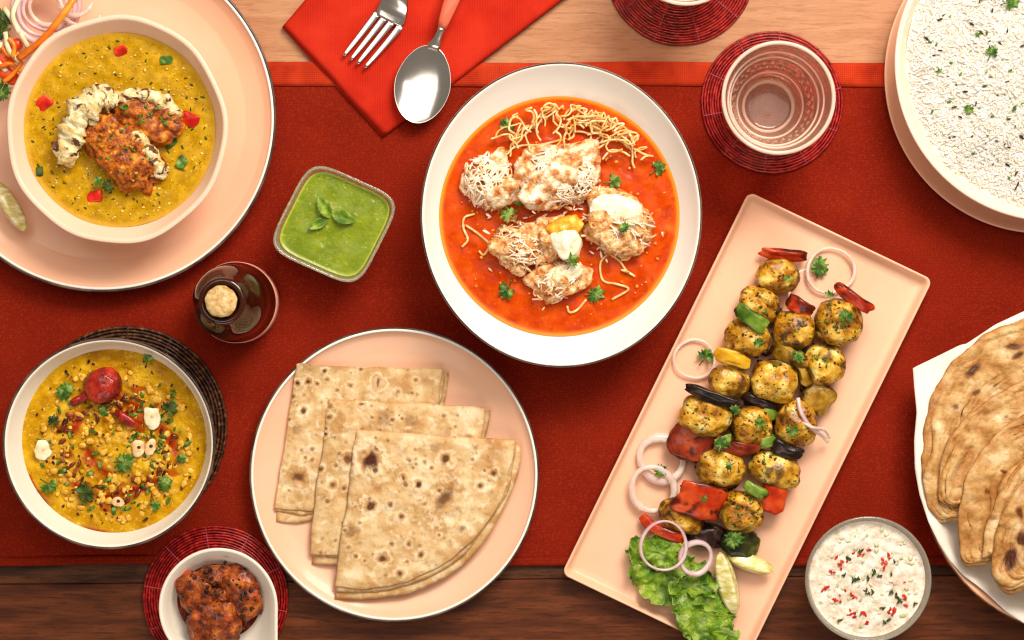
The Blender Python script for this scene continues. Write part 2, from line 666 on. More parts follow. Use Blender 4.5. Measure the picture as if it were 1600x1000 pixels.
M_woodpale = wood('pale_tan_wood', [(.0, c('#ad7650')), (.5, c('#bb8660')), (1., c('#c8946c'))], c('#ae7850'), c('#a06c46'), .45)
M_woodmid = wood('brown_wood', [(.2, c('#482110')), (.5, c('#643218')), (.8, c('#783f20'))], c('#4e2812'), c('#3c1d0c'), .4)
M_wooddark = wood('dark_walnut_wood', [(.25, c('#331a0e')), (.5, c('#54301a')), (.8, c('#6a3c1f'))], c('#2a130a'), c('#211007'), .4)

top = bpy.data.objects.new('table', None)
COL.objects.link(top)
top['kind'] = 'structure'


def plank(y0, y1, m, tilt=0.0, x0=-700, x1=2300):
    mb = MB()
    a, b_ = W(x0, y0), W(x1, y1)
    e = .0007
    L = []
    for ins, z in ((e, -.02), (0, -.019), (0, -e), (e, 0)):
        L.append(np.array([(a[0] + ins, a[1] - ins + tilt, z), (b_[0] - ins, a[1] - ins - tilt, z), (b_[0] - ins, b_[1] + ins - tilt, z), (a[0] + ins, b_[1] + ins + tilt, z)])[::-1])
    mb.loft(L)
    return mb.build('plank', m, top, (0, 0, 0), smooth=False)


plank(-700, -330, M_woodpale)
plank(-329, 110, M_woodpale)
plank(111, 500, M_woodmid)
plank(501, 905, M_wooddark, -.008)
plank(906, 1250, M_woodmid, -.008)
plank(1251, 1750, M_wooddark)

# the runner: woven cloth, hemmed along its far edge
M_runner = mat('red_woven_runner', [(.0, c('#701608')), (.5, c('#7a1a0a')), (1., c('#841f0b'))], bs=25, rough=.9, spec=.08,
               layers=[('y', 190, .45, .8, al(c('#a63016'), .22), .9), ('x', 190, .45, .8, al(c('#640f06'), .20), .9), ('n', 700, .5, .75, al(c('#c84a26'), .25), 2)],
               bump=.35, bscale=1500, bdist=.0006)
M_hem = mat('red_hem_cloth', [(.2, c('#98230f')), (.5, c('#b33116')), (.8, c('#c43d1e'))], bs=45, rough=.9, spec=.1,
            layers=[('y', 190, .45, .8, al(c('#d4512c'), .3), .5), ('x', 190, .45, .8, al(c('#84180b'), .30), .5)], bump=.35, bscale=1500, bdist=.0006)


def cloth(mb, x0, x1, y0, y1, z, nx, ny, seed, amp=.0004, th=.0012, wav=1.2):
    xs, ys = np.linspace(x0, x1, nx), np.linspace(y0, y1, ny)
    k = S
    X, Y = np.meshgrid((xs - 800) * k, (500 - ys) * k)
    P = np.stack([X.ravel(), Y.ravel(), np.full(X.size, z)], 1)
    P[:, 2] += amp * (fbm(P, 14, 3, seed) + 1) + .0006 * np.abs(fbm(P * (.25, 1, 1) + P[:, [1, 0, 2]] * .15, 20, 2, 31))
    edge = np.repeat(np.arange(ny), nx)
    wob = .0011 * wav * fbm(np.column_stack([P[:, 0], P[:, 0] * 0, P[:, 0] * 0]), 9, 3, seed + 3)
    P[:, 1] += wob
    f = [(j * nx + i, (j + 1) * nx + i, (j + 1) * nx + i + 1, j * nx + i + 1) for j in range(ny - 1) for i in range(nx - 1)]
    return mb.add(P, f)


rn = thing('table_runner', 'red woven cloth runner laid across the wooden table', 'table runner', W(800, 490, 0))
o = part('cloth', cloth(MB(), -500, 2100, 99, 880, .0018, 200, 70, 4), M_runner, rn)
solidify(o, .0012)
o = part('hem', cloth(MB(), -500, 2100, 97.5, 135, .0030, 200, 6, 4), M_hem, rn)
solidify(o, .0011)
o = part('hem', cloth(MB(), -500, 2100, 869, 882, .0030, 200, 4, 4), M_runner, rn)
solidify(o, .0011)

# ================================================================== napkin and cutlery
M_napkin = mat('scarlet_napkin_cloth', [(.2, c('#ae1d0e')), (.5, c('#bd2613')), (.8, c('#c82f1a'))], bs=30, rough=.9, spec=.1,
               layers=[('x', 220, .45, .8, al(c('#e65038'), .2), .4), ('y', 220, .45, .8, al(c('#9c170c'), .22), .4)], bump=.3, bscale=1300, bdist=.0006)
nk = thing('napkin', 'folded scarlet cloth napkin under the fork and spoon', 'napkin', W(650, 60, .003))


def napkin_layer(z, sh, seed, drop):
    # corners in pixels: left, bottom, far right, far top
    A, B, Cc, Dd = np.array((443, 40.)), np.array((600, 212.)), np.array((1030, -116.)), np.array((690, -250.))
    nu, nv = 40, 60
    P = []
    for j in range(nv):
        for i in range(nu):
            u, v = i / (nu - 1), j / (nv - 1)
            q = (1 - v) * ((1 - u) * A + u * B) + v * ((1 - u) * Dd + u * Cc)
            q = q + sh
            d = min(u * 233, (1 - u) * 233, v * 350, (1 - v) * 350)
            P.append(W(q[0], q[1], z - drop * math.exp(-d / 3.5)))
    P = np.array(P)
    P[:, 2] += .0008 * (fbm(P, 18, 3, seed) + .3)
    P[:, :2] += (.0007 * fbm(P, 30, 2, seed + 5))[:, None]
    f = [(j * nu + i, j * nu + i + 1, (j + 1) * nu + i + 1, (j + 1) * nu + i) for j in range(nv - 1) for i in range(nu - 1)]
    return MB().add(P, f)


for i, (z, sh) in enumerate(((.0044, (-3, 3)), (.0060, (-1, 1.5)), (.0078, (0, 0)))):
    o = part('fold', napkin_layer(z, np.array(sh), 3 + i, .0010), M_napkin, nk)
    solidify(o, .0015)

fk = thing('fork', 'four tined steel fork on the scarlet napkin', 'fork', W(590, 60, .011))
ZF = .0125
tips = [(537, 87), (547.5, 94), (558, 100), (569.5, 106)]
mids = [(563, 55), (575, 60.5), (586, 66), (601, 72)]
bases = [(590, 20), (602, 26), (613, 33), (626, 40)]
for t, md, b_ in zip(tips, mids, bases):
    P = []
    for s in np.linspace(0, 1, 16):
        q = (1 - s) ** 2 * np.array(t) + 2 * s * (1 - s) * np.array(md) + s * s * np.array(b_)
        P.append(W(q[0], q[1], ZF + .0010 * (1 - s) ** 2 + .0016 * s * s))
    mb = MB()
    mb.tube(P, R(1, 0) * np.array([1.6, 2.6, 3.1] + list(np.linspace(3.5, 5.9, 13))), 12, flat=.13)
    part('tine', mb, M_steel, fk)
mb = MB()
sec = [((607, 33), 21, ZF + .0016), ((608, 30), 24, ZF + .0017), ((611, 24), 25, ZF + .0019), ((613, 18), 24.5, ZF + .0024), ((617, 7), 22.5, ZF + .0064), ((620, -5), 18, ZF + .0105), ((624, -20), 10, ZF + .0125), ((633, -48), 7, ZF + .012), ((660, -125), 8.5, ZF + .006)]
L = []
dirn = np.array((.90, .44))
for i, (q, hw, z) in enumerate(sec):
    d = dirn if i < 5 else np.array((.93, .36))
    lat = W(q[0] + d[0] * hw, q[1] + d[1] * hw, z) - W(q[0], q[1], z)
    a = np.arange(14) * 2 * math.pi / 14
    L.append(W(q[0], q[1], z) + np.cos(a)[:, None] * lat + np.sin(a)[:, None] * np.array([0, 0, .0013]))
mb.loft(L)
part('head', mb, M_steel, fk)
mb = MB()
strand(mb, [(658, -120, ZF + .0062), (690, -210, ZF + .003), (730, -320, ZF + .001)], R(11), 10, 8, .45)
part('handle', mb, M_salmon, fk)

spn = thing('spoon', 'steel spoon with salmon pink handle on the scarlet napkin', 'spoon', W(665, 120, .011))
ax = np.array((14.0, -59.5))          # from the bowl's middle to its neck
lat = np.array((43.0, 10.0))
ZS = .0185


def spoon_pt(r, t, dz=0):
    cu, su = math.cos(t), math.sin(t)
    w = 1 - .10 * cu if cu > 0 else 1 + .03 * cu
    q = np.array((660.5, 132.0)) + ax * (cu * r) * (1.0 if cu < 0 else 1.02) + lat * su * r * w * .985
    return W(q[0], q[1], ZS - .0046 * (1 - r ** 2.6) + dz)


n = 64
rs = [.06, .2, .35, .5, .65, .78, .88, .95, .985, 1.0]
mb = MB()
L = [[spoon_pt(r, t * 2 * math.pi / n) for t in range(n)] for r in rs]
L += [[spoon_pt(1.012, t * 2 * math.pi / n, -.0003) for t in range(n)], [spoon_pt(1.0, t * 2 * math.pi / n, -.0010) for t in range(n)]]
L += [[spoon_pt(r, t * 2 * math.pi / n, -.0011) for t in range(n)] for r in (.9, .7, .45, .2)]
mb.loft(L)
part('spoon_bowl', mb, M_steel, spn)
mb = MB()
sec = [((675, 78), 12, ZS - .001), ((679, 70), 10, ZS + .0006), ((684, 60), 6.5, ZS + .003), ((688, 50), 5.6, ZS + .0055), ((691, 40), 6, ZS + .0075)]
L = []
for q, hw, z in sec:
    lt = W(q[0] + hw * .95, q[1] + hw * .3, z) - W(q[0], q[1], z)
    a = np.arange(14) * 2 * math.pi / 14
    L.append(W(q[0], q[1], z) + np.cos(a)[:, None] * lt + np.sin(a)[:, None] * np.array([0, 0, .0016]))
mb.loft(L)
part('neck', mb, M_steel, spn)
mb = MB()
sec = [((690.5, 44), 7, ZS + .0068), ((694, 32), 9, ZS + .008), ((702, 10), 11.5, ZS + .0085), ((713, -18), 13, ZS + .008), ((735, -75), 14, ZS + .005), ((775, -170), 15, ZS), ((800, -240), 9, ZS - .003)]
L = []
for q, hw, z in sec:
    lt = W(q[0] + hw * .93, q[1] + hw * .36, z) - W(q[0], q[1], z)
    a = np.arange(14) * 2 * math.pi / 14
    L.append(W(q[0], q[1], z) + np.cos(a)[:, None] * lt + np.sin(a)[:, None] * np.array([0, 0, .0022]))
mb.loft(L)
part('handle', mb, M_salmon, spn)

# ================================================================== coasters and tumblers
M_coil = mat('red_wound_cord', [(.25, c('#700b0e')), (.55, c('#9c1815')), (.85, c('#be342c'))], bs=260, rough=.38, coat=.25, bump=.3, bscale=900, bdist=.0005)
M_tie = mat('pale_tie_thread', c('#b8566a'), rough=.5, layers=[('n', 300, .4, .7, c('#8a2338'))])
M_coilbrown = mat('dark_brown_wound_cord', [(.25, c('#24120a')), (.55, c('#452614')), (.85, c('#7a5230'))], bs=260, rough=.45, coat=.15, bump=.4, bscale=700, bdist=.0006)
M_tiebrown = mat('brown_tie_thread', c('#6d4a2a'), rough=.5, layers=[('n', 300, .4, .7, c('#3a2010'))])


def coaster(name, label, px, py, rpx, z0, mc, mtie, cat, pitch=4.2, ties=10, a_off=.2, group=None):
    cen = W(px, py, z0)
    root = thing(name, label, cat, cen, group)
    mb = MB()
    rad = rpx - 2
    k = 0
    zc = z0 + .0014
    while rad > 16:
        q = ring(cen, R(rad), R(rad), zc, 96)
        q[:, :2] += (.00035 * fbm(q + k, 60, 2, k))[:, None]
        q[:, 2] += .0003 * fbm(q, 90, 2, k + 50)
        mb.tube(q, R(pitch * .47), 6, closed=True)
        rad -= pitch
        k += 1
    part('coiled_cord', mb, mc, root)
    mb = MB()
    for i in range(ties):
        a = a_off + i * 2 * math.pi / ties
        t = np.linspace(.2, .99, 26)
        P = np.column_stack([cen[0] + np.cos(a) * R(rpx) * t, cen[1] + np.sin(a) * R(rpx) * t, zc + .0011 + .0003 * np.sin(t * 90)])
        mb.tube(P, .00042, 5)
    part('tie_thread', mb, mtie, root)
    return root


coaster('coaster', 'round red cord coaster below the whole tumbler, right of the red curry bowl', 1206, 160, 111, .003, M_coil, M_tie, 'coaster', group='red cord coasters')
coaster('coaster', 'round red cord coaster cut by the top edge of the photo', 1063, -44, 116, .0005, M_coil, M_tie, 'coaster', group='red cord coasters', a_off=-.05)
coaster('coaster', 'round red cord coaster under the white pickle dish', 337, 935, 114, .0032, M_coil, M_tie, 'coaster', group='red cord coasters', a_off=.45)
coaster('trivet', 'dark brown cord trivet under the white rimmed bowl of lentils', 197, 668, 158, .003, M_coilbrown, M_tiebrown, 'trivet', 5.2, 14)


def tumbler(label, px, py, z0, rb):
    zr = z0 + .088
    cen = W(px, py, zr)
    rt = R(89, zr)
    root = thing('tumbler', label, 'glass', (cen[0], cen[1], z0), 'drinking glasses')
    prof = [(rb * .80, z0 + .0012), (rb * .9, z0), (rb, z0 + .001), (rb * 1.05, z0 + .006)]
    for t in np.linspace(.1, .97, 12):
        prof.append((rb * 1.05 + (rt - rb * 1.05) * t ** .8, z0 + .006 + (zr - z0 - .006) * t))
    prof += [(rt, zr - .001), (rt - .0008, zr), (rt - .0022, zr), (rt - .0030, zr - .001)]
    for t in np.linspace(.95, .08, 12):
        prof.append((rb * .90 + (rt - .0032 - rb * .90) * t ** .8, z0 + .015 + (zr - z0 - .016) * t))
    prof += [(rb * .84, z0 + .0135), (rb * .66, z0 + .0118), (rb * .3, z0 + .0125)]
    mb = MB()
    L = []
    for i, (r, z) in enumerate(prof):
        w = 0.0
        L.append(ring(cen, r, r, z, 96, 0, (lambda t, w=w: w * np.cos(24 * t))))
    mb.loft(L)
    part('glass_wall', mb, M_pinkglass, root)
    # band of small facets pressed into the wall
    mb = MB()
    for band, (t, cnt) in enumerate(((.34, 30), (.46, 30))):
        rr = rb * .90 + (rt - .0032 - rb * .90) * t ** .8
        zz = z0 + .015 + (zr - z0 - .016) * t
        for i in range(cnt):
            a = (i + .5 * band) * 2 * math.pi / cnt
            P = np.array([cen[0] + math.cos(a) * rr, cen[1] + math.sin(a) * rr, zz])
            q = circ(6)
            up = np.array([math.cos(a) * .35, math.sin(a) * .35, .94])
            sd = np.array([-math.sin(a), math.cos(a), 0])
            inn = np.array([-math.cos(a), -math.sin(a), .3])
            L = [P + (q[:, :1] * sd + q[:, 1:] * up) * .0022 * s + inn * h for s, h in ((1, -.0004), (.8, .0006), (.35, .0011))]
            mb.loft(L)
    part('pressed_dots', mb, M_pinkglass, root)
    mb = MB()
    mb.tube(ring(cen, rt - .0015, rt - .0015, zr + .0001, 96), .0017, 10, closed=True, flat=.8)
    part('rim', mb, M_pinkrim, root)
    mb = MB()
    for t in (.18, .62, .78):
        rr = rb * .90 + (rt - .0032 - rb * .90) * t ** .8
        mb.tube(ring(cen, rr, rr, z0 + .015 + (zr - z0 - .016) * t, 96), .0011, 8, closed=True)
    mb.tube(ring(cen, rb * .84, rb * .84, z0 + .0142, 96), .0016, 8, closed=True)
    part('moulded_ridges', mb, M_pinkrim, root)


tumbler('rosy tumbler standing whole on its red coaster near the rice', 1216.5, 153, .0058, R(46))
tumbler('rosy tumbler of which only the rim shows at the top edge', 1072, -80, .0034, R(46))


# ================================================================== large peach plate with the yellow soup (top left)
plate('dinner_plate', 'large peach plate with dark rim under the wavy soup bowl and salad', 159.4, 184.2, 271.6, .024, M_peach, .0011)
wv = lambda t: .007 * np.sin(9 * t + .6) + .005 * np.sin(5 * t + 2)
root, cen, sc = bowl('soup_bowl', 'peach speckled soup bowl with wavy rim on the large plate', 182, 202, 173, 179, .062, 149, 151, .046, M_peach_speck, lip=.0042, z0=.0075, wob=wv, soupc=(187, 203), base=.45)


def soup_mask(px, py, r, P):
    m = sstep(.25, .75, fbm(P, 55, 3, 9)) * .7
    k = sstep(.93, 1.0, r)
    return m, k


M_yellowsoup = mat('turmeric_soup', [(.1, c('#a67c06')), (.5, c('#bc8e08')), (.9, c('#d0a416'))], bs=120, rough=.25, spec=.1, coat=.06,
                   layers=[('a', 'm', al(c('#b09020'), .3)), ('n', 420, .60, .74, al(c('#e8c040'), .6), 3), ('v', 330, .22, .12, al(c('#59500c'), .75)), ('a', 'k', al(c('#e0a93a'), .6))], bump=.35, bscale=350, bdist=.001)
ZY = .046
mb = disc(MB(), sc, R(150, ZY), R(152, ZY), ZY, 55, 160, .0011, 110, 3, soup_mask)
one('yellow_soup', mb, M_yellowsoup, 'thick yellow herb soup filling the wavy peach bowl', 'soup')
bits('herb_flecks', scatter(150, 187, 203, 140, 142, ZY + .0004, 5), .0011, M_herbdark, 'dark green herb flecks floating over the yellow soup', 'herb', .35, 2.4, 2)
bits('soup_grains', scatter(260, 187, 203, 140, 142, ZY + .0002, 6), .0010, mat('pale_grain', [(.3, c('#d9b03a')), (.7, c('#f1d77c'))], bs=200, rough=.35), 'pale grains floating in the yellow soup', 'grain', .5, 1.5, 3)
for i, (x, y, s, r0, lb) in enumerate(((188, 79, 9, 20, 'red pepper dice in the yellow soup near its top edge'), (69, 161, 12, 40, 'red pepper dice in the yellow soup near its left edge'),
                                       (296, 187, 13, -22, 'largest red pepper dice in the yellow soup, near its right edge'), (148, 307, 11, 5, 'red pepper dice in the yellow soup below the stuffed pieces'))):
    mb = blob(MB(), x, y, ZY - .0003, s * 1.1, s * .85, .0020, r0, .5, .10, 250, i, low=.22, nu=24, nv=14, tilt=(6, -5))
    one('pepper_dice', mb, M_redbit, lb, 'pepper', 'red pepper dice in the yellow soup')
for i, (x, y, s, lb) in enumerate(((260, 94, 9, 'green pepper scrap in the yellow soup near its top right edge'), (267, 222, 10, 'green pepper scrap beside the right stuffed piece in yellow soup'), (284, 254, 10, 'lowest green pepper scrap at the right of the yellow soup'), (62, 268, 7, 'dark olive scrap in the yellow soup at its lower left'))):
    mb = blob(MB(), x, y, ZY + .0001, s * 1.1, s * .8, .0014, 30 * i, .4, .12, 250, i + 9, nu=22, nv=12, tilt=(8, 6))
    one('green_pepper_scrap', mb, M_herb if i < 3 else M_herbdark, lb, 'pepper', 'green scraps in the yellow soup')

# stuffed, grilled pieces in the soup: orange filling under a curdled cream crust
M_filling = mat('orange_spiced_filling', [(.2, c('#6a2604')), (.42, c('#a84e08')), (.65, c('#cc7210')), (.9, c('#e6a034'))], bs=170, rough=.35, coat=.35,
                layers=[('n', 260, .58, .70, al(c('#4a1405'), .9), 3), ('v', 260, .16, .08, al(c('#4f5a12'), .8))], bump=.9, bscale=260, bdist=.003, rand=True)
M_curd = mat('charred_cream_crust', [(.25, c('#d6b06c')), (.5, c('#ecd59a')), (.8, c('#fbf0c8'))], bs=130, rough=.42, coat=.2,
             layers=[('n', 105, .545, .60, al(c('#5b2212'), .95), 3, 1.0), ('n', 90, .62, .74, al(c('#8d8a2c'), .8), 3)], bump=.8, bscale=240, bdist=.003, rand=True)
ZP = ZY + .004
t = thing('stuffed_piece', 'larger stuffed piece with cream crust and orange filling, lower left in yellow soup', 'dumpling', W(190, 230, ZY))
mb = MB()
pts = [(112, 262, ZP + .002), (103, 236, ZP + .006), (112, 205, ZP + .009), (132, 172, ZP + .011), (162, 150, ZP + .010), (186, 162, ZP + .008)]
P = np.array([W(*p) for p in pts])


def crust(mb, pts, rads, seed, amp=.42, flat=.8, sub=14, n=18):
    P = np.array([W(*p) for p in pts])
    L = len(P)
    ti = np.linspace(0, L - 1, L * sub)
    Q = np.stack([np.interp(ti, np.arange(L), P[:, i]) for i in range(3)], 1)
    for _ in range(8):
        Q[1:-1] = (Q[:-2] + Q[1:-1] * 2 + Q[2:]) / 4
    rr = np.interp(ti, np.arange(L), [R(r) for r in rads])
    e = np.clip(np.minimum(ti, L - 1 - ti) * 2.2, 0.03, 1) ** .5
    tmp = MB().tube(Q, rr * e, n, flat=flat)
    V = np.concatenate(tmp.v)
    nn = fbm(V, 150, 3, seed)
    cl = np.repeat(Q, n, 0)
    cl = np.vstack([cl, Q[:1], Q[-1:]])[:len(V)]
    V = cl + (V - cl) * (1 + amp * nn * 1.4)[:, None]
    mb.add(V, tmp.f, sstep(-.1, .5, nn))
    return mb


crust(mb, pts, [12, 16, 19, 21, 19, 12], 5, .5)
part('cream_crust', mb, M_curd, t)
mb = MB()
crust(mb, [(206, 206, ZP + .010), (226, 226, ZP + .009), (246, 256, ZP + .006), (256, 280, ZP + .002)], [8, 11, 12, 15], 8)
part('cream_crust', mb, M_curd, t)
mb = blob(MB(), 192, 235, ZP + .002, 64, 43, .011, -48, .8, .26, 150, 31, octv=4, low=.25, nu=70, nv=34)
part('filling', mb, M_filling, t)
t = thing('stuffed_piece', 'smaller stuffed piece with red brown filling, upper right in yellow soup', 'dumpling', W(240, 185, ZY))
mb = MB()
crust(mb, [(178, 150, ZP + .006), (204, 148, ZP + .008), (232, 150, ZP + .008), (262, 160, ZP + .006), (284, 182, ZP + .003)], [9, 11, 11, 11, 9], 15, .5)
part('cream_crust', mb, M_curd, t)
mb = blob(MB(), 234, 185, ZP + .001, 50, 33, .010, -18, .8, .26, 150, 36, octv=4, low=.25, nu=70, nv=30)
part('filling', mb, M_filling, t)
rq = np.random.default_rng(91)
bits('herb_flecks', [W(190 + rq.normal(0, 26), 232 + rq.normal(0, 26), ZP + .0135) for _ in range(40)] + [W(235 + rq.normal(0, 18), 184 + rq.normal(0, 9), ZP + .010) for _ in range(24)], .0014, M_herb, 'chopped green herb flecks on the two stuffed pieces', 'herb', .5, 2.0, 92)
bits('filling_crumbs', [W(190 + rq.normal(0, 24), 234 + rq.normal(0, 24), ZP + .0130) for _ in range(34)], .0016, mat('orange_crumb', [(.3, c('#b05008')), (.7, c('#f0a83c'))], bs=120, rough=.4), 'orange crumbs on the larger stuffed piece', 'crumbs', .6, 1.4, 93)
for i, (x, y, s, r0, lb) in enumerate(((172, 290, 17, 200, 'coriander leaf just above the lowest red dice in yellow soup'), (196, 172, 13, 90, 'coriander leaf between the two stuffed pieces in yellow soup'), (155, 283, 12, 120, 'small coriander leaf at the foot of the larger stuffed piece'))):
    leaf_sprig(x, y, ZP + (.003, .017, .004)[i], s, r0, 40 + i, M_herb if i else M_herbdark, lb, 'coriander on the yellow soup')

# salad on the plate, left of and above the bowl
M_carrot = mat('carrot_flesh', [(.25, c('#d9650c')), (.6, c('#f08a1c')), (.85, c('#f6a53c'))], bs=100, rough=.3, coat=.3, stretch=(.3, 1, 1))
M_cabbage = mat('pale_cabbage', [(.3, c('#dcd2a0')), (.7, c('#f0e8c4'))], bs=80, rough=.35, coat=.2, rand=True)
M_tomato = mat('tomato_flesh', [(.25, c('#c23208')), (.6, c('#e8551a')), (.85, c('#f58a4a'))], bs=70, rough=.25, coat=.4, rand=True)
for i, (r, w, pu) in enumerate(((52, 8, True), (43, 7, True), (34, 7, True), (25, 7, False))):
    onion_ring(72, 14, .030 + .0004 * i, r, w, ('outermost', 'second largest', 'third largest', 'innermost')[i] + ' ring of the sliced purple onion at the top left', i, pu, (8, 4), group='rings of the purple onion slice')
for i, (cx, cy, r, a0, a1, lb) in enumerate(((118, -2, 26, 190, 350, 'left pale onion arc right of the purple onion, above the soup bowl'), (128, 6, 34, 200, 330, 'right pale onion arc near the plate top, above the soup bowl'))):
    onion_ring(cx, cy, .034, r, 9, lb, i + 4, False, (0, 0), a0, a1, group='pale onion arcs in the salad')
mb = strand(MB(), [(122, -12, .050), (96, 26, .056), (66, 62, .057), (28, 92, .050)], R(5.5), 8, 8, .7)
one('carrot_stick', mb, M_carrot, 'long orange carrot stick lying across the purple onion', 'carrot')
for i, (pts, lb) in enumerate((([(8, 50, .04), (14, 78, .042), (34, 100, .04)], 'pale cabbage shred curling left of the carrot stick end'), ([(6, 12, .036), (24, 38, .040), (44, 74, .038)], 'pale cabbage shred left of the purple onion'),
                               ([(30, -6, .036), (20, 24, .041), (30, 52, .040)], 'pale cabbage shred at the top left, beside the parsley'), ([(2, 66, .038), (-6, 90, .040), (10, 112, .037)], 'pale cabbage shred at the left edge over the tomato'))):
    one('cabbage_shred', strand(MB(), pts, R(4), 7, 7, .5), M_cabbage, lb, 'cabbage', 'cabbage shreds in the salad')
for i, (x, y, rx, ry, r0, lb) in enumerate(((4, 92, 22, 15, 20, 'orange tomato piece at the left edge, upper of the two'), (14, 118, 18, 12, -40, 'orange tomato piece below the carrot stick end'), (22, 72, 16, 9, 30, 'small red tomato piece under the cabbage shreds'))):
    one('tomato_piece', blob(MB(), x, y, .031, rx, ry, .006, r0, .7, .14, 120, i + 3), M_tomato, lb, 'tomato', 'tomato pieces in the salad')
for i, (x, y, s, r0, lb) in enumerate(((4, 30, 24, 60, 'dark parsley sprig at the top left edge beside the onion'), (2, 48, 20, 300, 'dark parsley sprig just under the topmost one at the left edge'), (2, 142, 20, 100, 'dark parsley sprig left of the soup bowl, under the tomato'))):
    leaf_sprig(x, y, .036, s, r0, 60 + i, M_herb if i == 2 else M_herbdark, lb, 'parsley in the salad', 5, 'parsley_sprig')
for i, (pts, lb) in enumerate((([(2, 74), (14, 86), (30, 84)], 'carrot shred just below the small red tomato piece'), ([(0, 104), (16, 100), (34, 112)], 'carrot shred crossing the two tomato pieces'), ([(6, 128), (18, 118), (36, 96)], 'carrot shred along the soup bowl rim at the left'), ([(14, 60), (22, 72), (20, 90)], 'short carrot shred between cabbage and tomato'))):
    one('carrot_shred', strand(MB(), [(x, y, .040 + .001 * i) for x, y in pts], R(3.6), 7, 7, .7), M_carrot, lb, 'carrot', 'carrot shreds in the salad')
lime_wedge(15, 322, .026, 46, 20, -58, 'lime wedge on the large peach plate at the left edge', 0, 24)

# ================================================================== glass dish of green chutney
def superring(cen, r, z, n=96, rot=0.0, e=.42, skew=0.0):
    a = np.arange(n) * 2 * math.pi / n
    sp = lambda x: np.sign(x) * np.abs(x) ** e
    x, y = sp(np.cos(a)) * r, sp(np.sin(a)) * r
    # even out the corner so that the sides stay straight
    x = x + skew * y
    ca, sa = math.cos(rot), math.sin(rot)
    return np.column_stack([cen[0] + x * ca - y * sa, cen[1] + x * sa + y * ca, np.full(n, z)])


ZR = .048
cen = W(522, 350, ZR)
rot = math.radians(-24)
h = R(79, ZR)
root = thing('chutney_dish', 'square clear glass dish with rounded corners holding green chutney', 'dish', (cen[0], cen[1], .003))
prof = [(.60, .0035), (.66, .003), (.70, .0045), (.82, .02), (.97, ZR - .002), (1.0, ZR - .001), (.995, ZR), (.955, ZR), (.94, ZR - .001), (.915, ZR - .006), (.80, .024), (.66, .011), (.4, .0095)]
mb = MB().loft([superring(cen, h * a, z, 96, rot, .40, .05) for a, z in prof])
part('glass_body', mb, M_glass, root)
ZC = .041
M_chutney = mat('green_chutney', [(.0, c('#667a0c')), (.5, c('#788a10')), (1., c('#8c9a1e'))], bs=90, rough=.3, coat=.3, layers=[('v', 480, .14, .08, al(c('#2c4206'), .7)), ('n', 300, .62, .75, al(c('#c3cf62'), .7), 3), ('a', 'm', al(c('#b9c94c'), .7))], bump=.4, bscale=260, bdist=.0015)
mb = MB()
rs = np.linspace(0.04, 1, 40)
L = [superring(cen, h * .905 * r, ZC, 96, rot, .40 + .6 * (1 - r) ** 2, .05) for r in rs]
for i, q in enumerate(L):
    q[:, 2] += .0007 * fbm(q, 70, 3, 5) * (1 - rs[i] ** 6) + .0012 * sstep(.93, 1, rs[i]) + .0018 * np.exp(-((q[:, 0] - W(515, 335, ZC)[0]) ** 2 + (q[:, 1] - W(515, 335, ZC)[1]) ** 2) / .0125 ** 2) * (.6 + .5 * fbm(q, 160, 2, 8))
L += [superring(cen, h * .86, ZC - .008, 96, rot, .4, .05)]
mb.loft(L, True, True, m=[np.full(96, float(sstep(.93, .99, r))) for r in rs] + [np.ones(96)])
one('green_chutney', mb, M_chutney, 'smooth green chutney inside the square glass dish', 'chutney')


def mint_leaf(px, py, z, ln, wd, rot, label, seed=0, mt=None, name='mint_leaf', group=None):
    mb = MB()
    us = np.linspace(0, 1, 18)
    L = []
    M = rmat(math.radians(rot), 0, math.radians(-12))
    for u in us:
        w = R(wd, z) * math.sin(math.pi * min(.999, u ** .85)) ** .75 * (1 + .06 * math.sin(u * 40))
        y = np.linspace(-1, 1, 9) * w
        L.append(np.column_stack([np.full(9, (u - .3) * R(ln, z)), y, .35 * np.abs(y) * (1 + .3 * math.sin(9 * u + seed)) + .0012 * math.sin(3 * u + seed)]) @ M.T + W(px, py, z))
    mb.loft(L, False, False, closed=False)
    o = one(name, mb, mt or M_mint, label, 'herb', group)
    solidify(o, .0003, 0)


M_mint = mat('mint_leaf_green', [(.25, c('#4a6c10')), (.55, c('#6d8c1c')), (.85, c('#a0b840'))], bs=140, rough=.35, coat=.3, rand=True, bump=.5, bscale=200)
mint_leaf(510, 330, ZC + .0024, 38, 10, 118, 'mint leaf on the green chutney pointing up', 1, group='mint leaves on the chutney')
mint_leaf(530, 338, ZC + .0024, 38, 11, -18, 'mint leaf on the green chutney pointing right', 2, group='mint leaves on the chutney')
mint_leaf(503, 347, ZC + .0022, 34, 8, 208, 'mint leaf on the green chutney pointing lower left', 3, group='mint leaves on the chutney')

# ================================================================== corked bottle
ZT = .128
cb = W(345, 471, ZT)
root = thing('bottle', 'small dark brown glass bottle with cork and pink refraction band at its foot, standing on the runner', 'bottle', (cb[0], cb[1], .003))
M_brownglass = mat('dark_brown_glass', c('#3a1409'), rough=.06, trans=.35, ior=1.5, coat=.8, layers=[('n', 50, .4, .7, al(c('#56200e'), .6))])
rb = R(59, .06)
prof = [(rb * .92, .0045), (rb * 1.04, .003), (rb * 1.09, .006), (rb * 1.08, .034), (rb * 1.0, .040), (rb, .066), (rb * .985, .074), (rb * .93, .083), (rb * .82, .091), (rb * .68, .098), (rb * .56, .104), (rb * .5, .110), (rb * .49, .114),
        (rb * .60, .1155), (rb * .62, .118), (rb * .60, .1205), (rb * .53, .1215), (rb * .45, .1205), (rb * .43, .115)]
part('glass_body', MB().loft([ring(cb, r, r, z, 80) for r, z in prof]), M_brownglass, root)
